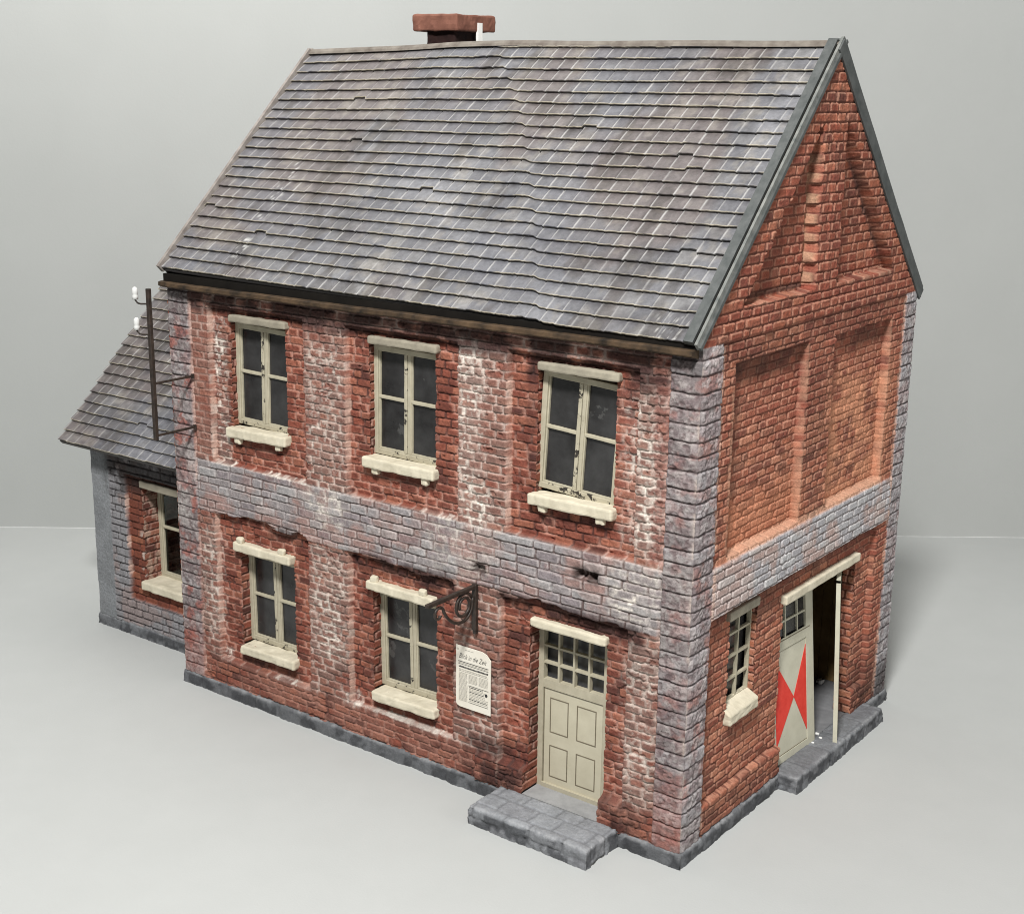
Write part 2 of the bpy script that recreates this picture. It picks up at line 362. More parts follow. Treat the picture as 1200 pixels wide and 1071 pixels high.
    # quoins
    for side in (0, 1):
        w = u if side == 0 else L - u; wd = .45 if side == 0 else .38
        qp, s1, qj, qd = quoin(w, v, 900 + 40 * side)
        mask = 1 - sm(wd - .008, wd + .008, w + wob * .5)
        pit = sm(.52, .64, fbm(u, v, 18, 3, 91 + side))
        hq = .012 + qp * (.024 + .012 * (s1 - .5)) + fine * .018 - pit * .010 + (fbm(u, v, 6, 3, 95) - .5) * .016
        hq = hq * sm(0, .05, w) * .5 + hq * .5
        cq = np.array((.25, .212, .208)) + np.zeros(u.shape + (3,)) if side else np.array((.27, .23, .225)) + np.zeros(u.shape + (3,))
        cq = mix(cq, (.30, .095, .07), sm(.5, .66, fbm(u, v, 5, 4, 97 + side)) * (.45 if side else .8))
        cq = mix(cq, (.37, .345, .345), sm(.5, .9, s1) * .6); cq = mix(cq, (.40, .355, .34), sm(.5, .66, fbm(u, v, 9, 4, 991)) * .6); cq = mix(cq, (.14, .095, .10), sm(.54, .64, fbm(u, v, 14, 4, 992)) * .5)
        cq = mix(cq, (.40, .37, .35), boxm(u, v, -1, 10, 2.7, 3.8, .15) * .6 * sm(.35, .6, med))
        cq = cq * (.8 + .55 * (med2[..., None] - .3)); cq = mix(cq, (.10, .06, .06), pit * .45)
        cq = mix(cq, (.06, .04, .04), (1 - sm(.1, .5, qp)) * .8)
        cq = mix(cq, (.58, .48, .42), boxm(w, v, -.02, .02, .3, 6.0, .012) * sm(.5, .62, fbm(u, v, 7, 3, 98)) * .5)
        cq = mix(cq, (.36, .12, .08), boxm(u, v, -1, 10, 0, .9, .4) * .35)
        cq = mix(cq, (.04, .032, .034), boxm(u, v, -1, 10, 6.05, 6.7, .12) * .55)  # eave shade painted over the quoin tops
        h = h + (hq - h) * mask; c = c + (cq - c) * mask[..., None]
        lip = boxm(w, v, wd - .0, wd + .05, .3, 6.1, .012); h = h - lip * .02
        c = mix(c, (.52, .36, .31), lip * (.35 if side else .55) * sm(.35, .6, med))
    return h, np.clip(c, .01, .9)
def corner_h(v):
    """relief of the quoin blocks exactly on the near corner (shared by both faces)"""
    w = v * 0; qp, s1, qj, qd = quoin(w, v, 940)
    return .5 * (.012 + qp * (.024 + .012 * (s1 - .5))) + .006 * (fbm(v * 0, v, 20, 2, 5) - .5)
def reveals(opens, place, pd, fsurf, hc=.127, tint=None, seed=200):
    """brick sides of the openings; place(u, depth, z) -> xyz"""
    out = []
    for k, (x0, x1, z0, z1, yf) in enumerate(opens):
        for side, e in ((1, x0), (-1, x1)):
            zs = np.arange(z0, z1 + .006, .0125); ts = np.linspace(0, 1, 18)
            T, Z = np.meshgrid(ts, zs, indexing='ij')
            y0 = -fsurf(np.full_like(zs, e), zs)
            Y = y0[None, :] * (1 - T) + (yf + .06) * T
            prof, r1, r2, d, *_ = bricks(e + Y * 1.0, Z, hc, .3, seed + k)
            c = brick_paint(r1, r2, RED_A, RED_B, RED_C, RED_D) if tint is None else brick_paint(r1, r2, *tint)
            md = fbm(Y + e, Z, 6, 3, seed); c = c * (.8 + .6 * (md[..., None] - .35))
            c = mix(c, (.12, .05, .04), (1 - sm(.3, .8, prof)) * .7)
            c = mix(c, (.6, .42, .34), np.clip(sm(.3, .85, prof) - sm(.014, .032, d), 0, 1) * .35)
            hh = (prof * .03 - .03) * sm(0, .12, T) + (fbm(Y + e, Z, 24, 2, 4) - .5) * .008 * sm(0, .1, T)
            P = place(e + side * hh, Y, Z)
            i = np.arange(T.size).reshape(T.shape); F = np.stack([i[:-1, :-1], i[1:, :-1], i[1:, 1:], i[:-1, 1:]], -1).reshape(-1, 4)
            out.append((P.reshape(-1, 3), F, c.reshape(-1, 3)))
        for zz in (z0 - (.03 if z0 > .5 else 0), z1):
            us = np.linspace(x0, x1, 60); ts = np.linspace(0, 1, 6); T, U = np.meshgrid(ts, us, indexing='ij')
            y0 = -fsurf(us, np.full_like(us, zz)); Y = y0[None, :] * (1 - T) + (yf + .06) * T
            P = place(U, Y, U * 0 + zz); c = np.zeros(P.shape) + np.array((.2, .07, .05) if zz > .5 else (.2, .2, .2))
            i = np.arange(T.size).reshape(T.shape); F = np.stack([i[:-1, :-1], i[1:, :-1], i[1:, 1:], i[:-1, 1:]], -1).reshape(-1, 4)
            out.append((P.reshape(-1, 3), F, c.reshape(-1, 3)))
    return out
def keep_open(opens):
    def k(u, v):
        m = np.ones(u.shape, bool)
        for (x0, x1, z0, z1, yf) in opens: m &= ~((u > x0) & (u < x1) & (v > z0) & (v < z1))
        return m
    return k

HOUSE = thing('brick_house', 'weathered two-storey red brick model house with slate-grey tiled roof and low side wing', 'model house', (L / 2, D / 2, 0))
RES = .0125; RZV = .0092
zs_main = snap(np.arange(.20, HW + .004, RZV), [z for o in OPEN_F for z in o[2:4]])
xs = snap(np.linspace(0, L, 721), [x for o in OPEN_F for x in o[:2]])
def place_front(u, v, h):
    k = sm(L - .05, L, u); ch = corner_h(v)
    hh = h * (1 - k) + ch * k
    return np.stack([u + ch * k, -hh, v], -1)
def fsurf_front(u, v): return front_fn(u, v)[0]
parts = [sheet(xs, zs_main, front_fn, place_front, keep_open(OPEN_F))]
parts += reveals(OPEN_F, lambda u, y, z: np.stack([u, y, z], -1), .085, fsurf_front)
V, F, C = join(parts)
make('front_wall', V, F, M_WALL, HOUSE, C, smooth=True)

# ---- gable wall -----------------------------------------------------------
OPEN_G = [(1.15, 1.87, 1.50, 2.88, .15), (2.62, 4.94, .22, 2.68, .20)]
GO = ((.40, .145, .085), (.29, .09, .058), (.48, .21, .13), (.19, .07, .05))
def tri(u, v, a, b, c):
    d = None
    pts = [a, b, c]; s = 1e9 + np.zeros_like(u)
    for k in range(3):
        (x0, y0), (x1, y1) = pts[k], pts[(k + 1) % 3]
        nx, ny = -(y1 - y0), (x1 - x0); n = math.hypot(nx, ny)
        s = np.minimum(s, ((u - x0) * nx + (v - y0) * ny) / n)
    return s
def gable_fn(u, v):
    prof, r1, r2, d, bi, bj, top, lft = bricks(u, np.where(v > 6.42, 6.42 + (v - 6.42) * .85, v), .103, .275, 311, .22, .008, .012, .010, merge=.03, vj=.55)
    fine = fbm(u, v, 26, 3, 303) - .5; big = fbm(u, v, .9, 4, 321); med = fbm(u, v, 4.2, 4, 322); med2 = fbm(u, v, 7.5, 4, 323)
    h = prof * (.018 + .017 * (r1 - .5)) + fine * .010 * (.5 + prof) + (med - .5) * .010
    wob = (fbm(u, v, 7, 3, 331) - .5) * .025
    pan = np.zeros_like(u)
    for (x0, x1, z0, z1) in [(.80, 2.70, 3.77, 6.12), (3.50, 5.33, 3.77, 6.10)]:
        pan = np.maximum(pan, sm(-.012, .012, rectd(u, v, x0, x1, z0, z1) + wob))
    jag = .07 * (np.mod(bj, 2) - .5) + .05 * (h2(bi, bj, 377) - .5)
    t1 = tri(u, v, (.95, 6.80), (2.74, 6.80), (2.74, 8.80)); t2 = tri(u, v, (3.42, 6.80), (5.26, 6.80), (3.42, 8.82))
    tp = np.maximum(sm(-.012, .012, t1 + jag * .6 + wob), sm(-.012, .012, t2 + wob))
    low = sm(-.012, .012, rectd(u, v, .78 - .3, 5.42, .60, 3.05) + wob * .5)
    dep = pan * .11 + tp * .15 + low * .09
    string = boxm(u, v, -1, 8, 6.42, 6.62, .012); dep = dep - string * .02
    ridge = boxm(u, v, 3.02, 3.16, 6.6, 9.3, .012); dep = dep - ridge * .012
    # battered bit of the centre strip
    br = boxm(u, v, 2.66, 2.745, 6.85, 8.45, .015) * sm(.28, .42, fbm(u, v, 5, 3, 344)); dep = dep + br * .04
    h = h - dep
    c = brick_paint(r1, r2, *GO, dark=.12)
    up = sm(6.2, 6.6, v); c = mix(c, c * np.array((.78, .68, .66)), up); c = mix(c, (.12, .05, .04), (h2(bi, bj, 399) < .16) * .5)
    c = c * (.82 + .5 * (med2[..., None] - .33))
    c = mix(c, (.27, .075, .05), sm(.5, .66, big) * .45)
    mort = 1 - sm(.3, .75, prof)
    c = mix(c, (.13, .055, .04), mort * (.72 - .25 * pan))
    edge = np.clip(sm(.35, .85, prof) - sm(.014, .032, d), 0, 1)
    hl = edge * np.maximum(sm(.6, .95, top / .103), 1 - sm(.01, .06, lft))
    c = mix(c, (.60, .36, .25), hl * .42); c = mix(c, (.45, .22, .15), edge * .2)
    # paler tone over the lower half of the right panel, pinkish edges
    c = mix(c, (.56, .26, .15), boxm(u, v, 3.4, 5.5, 3.6, 5.6, .4) * .7 * sm(.3, .6, med))
    c = mix(c, (.56, .23, .125), boxm(u, v, .8, 2.8, 3.7, 4.4, .25) * .5)
    for (x0, x1, z0, z1) in [(2.68, 2.745, 3.8, 6.1), (.73, .80, 3.8, 6.1), (5.33, 5.38, 3.8, 6.1)]:
        ln = boxm(u, v, x0, x1, z0, z1, .015); c = mix(c, (.45, .25, .165), ln * .5 * sm(.3, .55, med)); h = h * (1 - .5 * ln) + .5 * ln * (.015 - .03 * sm(x0, x1, u) * 0)
    c = mix(c, (.47, .30, .19), br * (.40 + .5 * (med2 - .4))); h = h - br * .022 * prof
    c = mix(c, (.50, .29, .20), (boxm(u, v, 1.0, 2.7, 6.74, 6.83, .02) + boxm(u, v, 3.4, 5.2, 6.74, 6.83, .02)) * .5 * sm(.35, .6, med))
    c = mix(c, (.62, .40, .28), boxm(u, v, .8, 5.4, 3.70, 3.80, .02) * .5)
    # grey band
    zl = 3.07 + .03 * (fbm(u, u * 0, 1.5, 2, 344) - .5); band = sm(-.012, .012, v - zl) * (1 - sm(3.70, 3.73, v + wob * .6))
    pb, q1, q2, db, *_ = bricks(u, v + .03, .108, .34, 313, .22, .006, .011, .010, merge=.08, vj=.6)
    hb = pb * (.028 + .012 * (q1 - .5)) + fine * .010 + .014
    g = np.array((.40, .385, .40)) + np.zeros(u.shape + (3,)); g = mix(g, (.46, .31, .265), sm(.42, .6, fbm(u, v, 2.4, 4, 346)) * .8)
    g = mix(g, (.53, .53, .52), sm(.55, .9, q1) * .5); g = g * (.88 + .35 * (med2[..., None] - .33))
    g = mix(g, (.15, .10, .09), (1 - sm(.1, .5, pb)) * .75 * sm(.2, .45, fbm(u, v, 3.7, 3, 347))); g = mix(g, (.6, .57, .55), np.clip(sm(.35, .85, pb) - sm(.014, .032, db), 0, 1) * .35)
    h = h + (hb - h) * band; c = c + (g - c) * band[..., None]
    # soot and dirt, plus shade painted at panel tops and triangle slopes
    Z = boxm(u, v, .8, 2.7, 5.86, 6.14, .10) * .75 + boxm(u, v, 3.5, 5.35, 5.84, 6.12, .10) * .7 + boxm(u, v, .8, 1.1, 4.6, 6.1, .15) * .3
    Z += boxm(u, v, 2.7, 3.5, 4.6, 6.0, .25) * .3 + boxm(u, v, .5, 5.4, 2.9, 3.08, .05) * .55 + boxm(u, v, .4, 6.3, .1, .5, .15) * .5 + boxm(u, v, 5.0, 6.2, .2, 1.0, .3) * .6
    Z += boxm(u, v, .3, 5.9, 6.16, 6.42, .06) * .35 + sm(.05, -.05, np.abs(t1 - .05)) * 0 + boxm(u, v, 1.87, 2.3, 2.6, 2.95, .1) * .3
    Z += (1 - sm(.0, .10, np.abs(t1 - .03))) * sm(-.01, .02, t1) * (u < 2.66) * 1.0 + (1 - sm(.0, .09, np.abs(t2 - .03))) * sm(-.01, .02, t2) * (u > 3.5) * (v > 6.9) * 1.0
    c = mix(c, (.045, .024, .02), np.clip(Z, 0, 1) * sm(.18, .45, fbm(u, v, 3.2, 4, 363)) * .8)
    # quoins
    for side in (0, 1):
        w = u if side == 0 else D - u; wd = .45 if side == 0 else .42
        qp, s1, qj, qd = quoin(w, v, 940 if side == 0 else 980)
        mask = (1 - sm(wd - .008, wd + .008, w + wob * .5)) * (1 - sm(6.40, 6.415, v))
        pit = sm(.52, .64, fbm(u, v, 18, 3, 391 + side))
        hq = .012 + qp * (.024 + .012 * (s1 - .5)) + fine * .018 - pit * .010
        hq = hq * sm(0, .05, w) * .5 + hq * .5
        cq = (np.array((.31, .265, .265)) if side == 0 else np.array((.37, .345, .35))) + np.zeros(u.shape + (3,))
        cq = mix(cq, (.37, .16, .125), sm(.5, .64, fbm(u, v, 4, 4, 397 + side)) * (.6 if side == 0 else .25)); cq = mix(cq, (.42, .41, .42), sm(.5, .9, s1) * .5); cq = mix(cq, (.46, .42, .41), sm(.5, .66, fbm(u, v, 9, 4, 993)) * .6); cq = mix(cq, (.16, .11, .115), sm(.54, .64, fbm(u, v, 14, 4, 994)) * .45)
        cq = cq * (.82 + .5 * (med2[..., None] - .3)); cq = mix(cq, (.12, .08, .08), pit * .35)
        cq = mix(cq, (.06, .045, .045), (1 - sm(.1, .5, qp)) * .85)
        cq = mix(cq, (.66, .56, .5), boxm(w, v, -.02, .02, .3, 6.2, .012) * sm(.5, .62, fbm(u, v, 7, 3, 98)) * .5)
        cq = mix(cq, (.045, .04, .04), boxm(w, v, -1, 1, .1, .75, .2) * (.15 if side == 0 else .75))
        h = h + (hq - h) * mask; c = c + (cq - c) * mask[..., None]
        lip = boxm(w, v, wd, wd + .06, .3, 6.35, .012); c = mix(c, (.60, .40, .31), lip * .55 * sm(.3, .55, med))
    h = np.where(v > gtop(u) - .35, np.minimum(h, .022), h)
    return h, np.clip(c, .01, .9)
SLOPE = (RZ - EZ) / (RY - EY)
def gtop(u): return np.minimum(EZ + (u - EY) * SLOPE, EZ + (2 * RY - EY - u) * SLOPE) - .10
zs_g = np.concatenate([zs_main, np.arange(zs_main[-1] + RZV, 9.70, RZV)])
zs_g = snap(zs_g, [z for o in OPEN_G for z in o[2:4]])
zs_g[:len(zs_main)] = np.where(np.abs(zs_g[:len(zs_main)] - zs_main) > 0, zs_g[:len(zs_main)], zs_main)
ys = snap(np.linspace(0, D, 498), [y for o in OPEN_G for y in o[:2]])
def place_gable(u, v, h):
    k = 1 - sm(0, .05, u); ch = corner_h(v) * (v < HW + .02)
    hh = h * (1 - k) + ch * k
    return np.stack([L + hh, u - ch * k, v], -1)
ko = keep_open(OPEN_G)
parts = [sheet(ys, zs_g, gable_fn, place_gable, lambda u, v: ko(u, v) & (v < gtop(u)))]
parts += reveals(OPEN_G, lambda u, y, z: np.stack([L - y, u, z], -1), .07, lambda u, v: gable_fn(u, v)[0], .118, GO, 260)
V, F, C = join(parts); make('gable_wall', V, F, M_WALL, HOUSE, C, smooth=True)

# ---- hidden walls (rear, far gable) -----------------------------------------
def plain_fn(tint, seed):
    def fn(u, v):
        prof, r1, r2, d, *_ = bricks(u, v, .127, .29, seed, .22, .012, .03)
        c = brick_paint(r1, r2, *tint); c = mix(c, (.30, .17, .13), 1 - sm(.3, .8, prof)); return prof * .03, np.clip(c, 0, .9)
    return fn
LT = (RED_A, RED_B, RED_C, RED_D)
V, F, C = sheet(np.arange(0, L + .01, .03), np.arange(.2, 6.46, .03), plain_fn(LT, 501), lambda u, v, h: np.stack([u, D + h, v], -1))
make('rear_wall', V, F, M_WALL, HOUSE, C, smooth=True)
V, F, C = sheet(np.linspace(0, D, 208), np.arange(.2, 9.7, .03), plain_fn(LT, 511), lambda u, v, h: np.stack([-h, u, v], -1), lambda u, v: v < gtop(u))
make('end_wall', V, F, M_WALL, HOUSE, C, smooth=True)

# ---- tiled roofs ------------------------------------------------------------
def roof_sheet(x0, x1, slen, rh, tw, seed, res, origin_y, origin_z, ang, flip=1, seam=None, rag=.010, corr=None):
    nx = int((x1 - x0) / res) + 1; us = np.linspace(x0, x1, nx); nr = int(math.ceil(slen / rh))
    prof = [(-.004, .45), (-.004, .92), (.012, 1.0), (.06, .97), (.3, .8), (.6, .55), (.85, .32), (1.0, .2), (1.32, .06)]
    rowsS = []; rowsH = []; rowsC = []
    i = np.floor(us / tw)
    for r in range(nr):
        ij = us / tw + .06 * (h2(np.full(1, r), np.zeros(1), seed)[0] - .5); ti = np.floor(ij); fx = ij - ti
        R = np.full_like(us, r)
        jit = (h2(ti, R, seed + 1) - .5) * 2 * rag + (h2(ti, R, seed + 2) < .006) * .04 + (vn2(us * .5, us * 0 + r * .6, seed + 3) - .5) * .014
        tilt = (h2(ti, R, seed + 4) - .5) * .004
        lipd = (vn2(us * 30, us * 0 + r, seed + 5) - .5) * .008
        joint = np.minimum(fx, 1 - fx) * tw
        for k, (f, hh) in enumerate(prof):
            s = r * rh + np.clip(f * rh, -1, 9) + jit * (1 if k < 8 else 1)
            s = s + (lipd if k < 4 else 0)
            if seam is not None: s = s + seam(us, r * rh)
            h = hh * .052 + tilt - (1 - sm(.004, .014, joint)) * .010 * (1 if k > 1 else 0)
            t = h2(ti, R, seed + 6); t2 = h2(ti, R, seed + 7)
            sv = np.minimum(s, slen)
            n1 = fbm(us, sv, .55, 3, seed + 8); n2 = fbm(us, sv, 5, 3, seed + 9); n3 = fbm(us, sv, 14, 3, seed + 10)
            c = np.array((.148, .146, .155)) + np.zeros(us.shape + (3,))
            c = mix(c, (.100, .098, .110), t * .55); c = mix(c, (.225, .218, .212), sm(.6, 1, t2) * .6)
            c = mix(c, (.135, .105, .095), sm(.50, .64, n1) * .6); c = mix(c, (.235, .235, .25), sm(.42, .28, n1) * .55)
            c = mix(c, (.30, .27, .23), sm(.58, .7, n2) * .3); c = mix(c, (.075, .07, .075), sm(.60, .74, fbm(us, sv, 1.7, 3, seed + 12)) * .6); c = mix(c, (.130, .130, .146), sm(.5, .62, fbm(us, sv, .8, 3, seed + 21)) * .6); c = mix(c, (.06, .05, .045), sm(.62, .70, fbm(us * 1.2, sv * .5, 2.4, 4, seed + 22)) * .5)
            c = c * (.8 + .55 * (n3[..., None] - .3))
            jl = (1 - sm(.012, .034, fx * tw)) * (.55 + .5 * n2); c = mix(c, (.43, .42, .405), np.clip(jl, 0, 1) * (.45 + .55 * sm(.35, .6, fbm(us, sv, 1.3, 3, seed + 20))))
            if k <= 1: c = mix(c, (.03, .027, .022), np.full_like(us, .85 if k == 0 else .2))  # gap shade between tile rows painted onto the risers
            if k in (1, 2): c = mix(c, (.40, .355, .27), .85 * sm(.3, .55, fbm(us, sv, 3, 3, seed + 14)))
            if seed == 600:
                c = mix(c, (.05, .045, .04), boxm(us, sv, 8.3, 9.1, -.1, .2, .1) * sm(.4, .6, n2) * .7)
                c = mix(c, (.7, .68, .64), sm(.69, .72, fbm(us, sv, 30, 3, 5)) * boxm(us, sv, 8.3, 8.8, -.1, .3, .1) * .35)
                c = mix(c, (.62, .61, .58), sm(.66, .70, fbm(us, sv, 24, 3, 5)) * boxm(us, sv, 1.2, 1.4, 0, 2.2, .10) * .7)  # white glint painted down a narrow strip of tiles
            rowsS.append(s); rowsH.append(h); rowsC.append(c)
    Sg = np.array(rowsS).T; Hg = np.array(rowsH).T; Cg = np.transpose(np.array(rowsC), (1, 0, 2))
    Sg = np.minimum(Sg, slen)
    U = np.repeat(us[:, None], Sg.shape[1], 1)
    ca, sa = math.cos(ang), math.sin(ang)
    y = Sg * ca - Hg * sa; z = Sg * sa + Hg * ca
    dz = 0 if corr is None else corr(U, Sg)
    P = np.stack([U, origin_y + flip * y, origin_z + z + dz], -1)
    n, m = U.shape; i = np.arange(n * m).reshape(n, m)
    F = np.stack([i[:-1, :-1], i[1:, :-1], i[1:, 1:], i[:-1, 1:]], -1).reshape(-1, 4)
    return P.reshape(-1, 3), F, np.clip(Cg, .01, .9).reshape(-1, 3)
ANG = math.atan(SLOPE); SLEN = math.hypot(RZ - EZ, RY - EY)
def seam(us, s):
    d = SLEN - s; xm = np.interp(d, [0, .1, 1.3, 2.5, 3.3, 4.2, 4.6], [3.6, 3.75, 4.8, 5.6, 6.1, 6.6, 6.85])
    q = us - xm
    return .012 * sm(-.4, -.25, q) - .036 * sm(-.03, .10, q) + .024 * sm(.3, 3.5, q)
def warp_roof(U, Sg):
    a = U / L; b = Sg / SLEN
    return (1 - b) * (.045 - .085 * a) + b * (-.035 + .06 * a) + b * b * np.interp(U, [-.1, .8, 1.8, 2.9, 4.3, 6.5, 9.1], [0, .01, .035, .072, .072, .03, 0])
o = -.045
OY, OZ = EY + .045 * math.sin(ANG), EZ - .045 * math.cos(ANG)
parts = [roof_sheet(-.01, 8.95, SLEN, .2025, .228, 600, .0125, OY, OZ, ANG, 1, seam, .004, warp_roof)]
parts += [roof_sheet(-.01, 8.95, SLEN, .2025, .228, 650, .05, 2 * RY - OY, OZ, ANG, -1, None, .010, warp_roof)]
# roof slab under the tiles (dark): two thin slabs
g = GB()
nY, nZ = math.sin(ANG), math.cos(ANG)
for flip in (1, -1):
    a = np.array((EY + .0, EZ)); 
    P = [(EY + .055 * nY, EZ - .055 * nZ), (RY, RZ - .07), (RY, RZ - .24), (EY + .155 * nY, EZ - .155 * nZ)]
    if flip < 0: P = [(2 * RY - y, z) for y, z in P]
    g.prism(P, 0, -.02, 8.99)
Vb = np.concatenate(g.V); Vb[:, 2] += warp_roof(Vb[:, 0], np.clip((Vb[:, 2] - EZ) / math.sin(ANG), 0, SLEN))
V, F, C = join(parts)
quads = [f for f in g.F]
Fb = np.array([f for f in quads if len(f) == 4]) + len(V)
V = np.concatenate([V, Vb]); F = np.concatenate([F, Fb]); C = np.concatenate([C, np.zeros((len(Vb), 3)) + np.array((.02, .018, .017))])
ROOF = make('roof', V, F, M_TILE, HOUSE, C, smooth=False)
me = ROOF.data
# ridge capping
g = GB()
n = 60; X = np.linspace(-.03, 9.0, n)
for k in range(n - 1):
    pass
pts = [(x, RY, RZ + .012 + float(warp_roof(np.array(x), np.array(SLEN))) + .006 * math.sin(x * 2.1)) for x in X]
ring = [(-.07, -.075), (-.05, -.04), (0, .0), (.05, -.04), (.07, -.075)]
Vr = [(p[0], p[1] + a, p[2] + b) for p in pts for a, b in ring]; m5 = len(ring)
Fr = [(i * m5 + j, i * m5 + j + 1, (i + 1) * m5 + j + 1, (i + 1) * m5 + j) for i in range(n - 1) for j in range(m5 - 1)] + [tuple(range(m5)), tuple((n - 1) * m5 + j for j in range(m5))]
g.add(Vr, Fr); g.build('ridge_cap', mat_noise('ridge_paint', (.10, .08, .065), (.22, .195, .165), 5, .7, .3, .006, 20), ROOF)
# barge boards: cap strip on the tiles, rail, and the face hanging on the gable
def slope_prism(g, x0, x1, s0, s1, n0, n1, flip, m=0, seg=14):
    for k in range(seg):
        a = s0 + (s1 - s0) * k / seg; b = s0 + (s1 - s0) * (k + 1) / seg
    ss = np.linspace(s0, s1, seg + 1); Vv = []
    for s in ss:
        for (x, nn) in ((x0, n0), (x1, n0), (x1, n1), (x0, n1)):
            y = EY + s * math.cos(ANG) - nn * nY; z = EZ + s * math.sin(ANG) + nn * nZ + float(warp_roof(np.array(x), np.array(s)))
            nz = (vn2(np.array(s * 5.), np.array(x * 30), 31) - .5) * .008
            Vv.append((x + nz, y if flip > 0 else 2 * RY - y, z + nz))
    F = [(k * 4 + j, k * 4 + (j + 1) % 4, (k + 1) * 4 + (j + 1) % 4, (k + 1) * 4 + j) for k in range(seg) for j in range(4)]
    F += [(0, 1, 2, 3), tuple(seg * 4 + j for j in (3, 2, 1, 0))]
    g.add(Vv, F, m)
for flip, s0 in ((1, -.06), (-1, -.10)):
    g = GB()
    slope_prism(g, 8.825, 8.95, s0 + .03, SLEN + .0, -.02, .045, flip, 0)
    slope_prism(g, 8.95, 8.985, s0 + .03, SLEN, -.05, .012, flip, 2)
    slope_prism(g, 8.985, 9.018, s0, SLEN + .03, -.05 if flip > 0 else -.17, .045, flip, 1 if flip > 0 else 0)
    slope_prism(g, 9.018, 9.045, s0, SLEN + .04, -.06 if flip > 0 else -.19, -.015, flip, 0)
    g.build('barge_board', [M_BARGE, M_RAIL, M_DARK], ROOF)
for flip in (1, -1):
    g = GB(); slope_prism(g, -.065, -.012, -.03, SLEN, -.09, .045, flip, 0); g.build('verge_strip', mat_noise('verge_paint', (.16, .135, .12), (.30, .27, .245), 6, .7, .3, .004, 20), ROOF)
# timber eaves moulding
g = GB()
xs_ = np.linspace(-.05, 8.97, 70); prof = [(.02, 6.25), (-.05, 6.255), (-.11, 6.27), (-.175, 6.285), (-.185, 6.30), (-.18, 6.345), (-.13, 6.355), (.02, 6.36)]
Vv = []
for x in xs_:
    w = .012 * (vn2(np.array(x * 1.3), np.array(.5), 4) - .5) + .045 * x / L
    for (y, z) in prof:
        nn = (vn2(np.array(x * 9), np.array(y * 30 + z * 20), 6) - .5) * .012
        tip = 1.0 if x > .1 else .75
        Vv.append((x, y * tip + nn, z + w + nn * .5))
m8 = len(prof); F = [(k * m8 + j, k * m8 + (j + 1) % m8, (k + 1) * m8 + (j + 1) % m8, (k + 1) * m8 + j) for k in range(69) for j in range(m8)] + [tuple(range(m8))[::-1], tuple(69 * m8 + j for j in range(m8))]
g.add(Vv, F); g.build('eaves_moulding', M_WOOD, HOUSE)
g = GB(); g.box(.0, 8.96, -.078, .03, 6.30, 6.47); g.build('eaves_shade_strip', M_DARK, HOUSE)  # near-black strip standing in for the shaded gap under the tiles
g = GB(); g.box(0, 8.98, 5.98 + .24, 6.21 + .25, 6.28, 6.42); g.build('eaves_moulding', M_WOOD, HOUSE)

# ---- chimney ----------------------------------------------------------------
g = GB(); g.rbox((2.12, 3.42, 9.2), (2.66, 3.95, 10.0), .02, .012, 8, 3); CH = g.build('chimney', M_SHAFT, HOUSE)
g = GB(); g.rbox((1.90, 3.33, 9.972), (2.77, 4.28, 10.215), .03, .012, 6, 4); g.build('chimney_cap', M_CHIM, CH)
g = GB(); g.box(2.74, 2.785, 3.83, 3.93, 9.60, 10.10); g.build('support_strip', M_CHALK, CH)

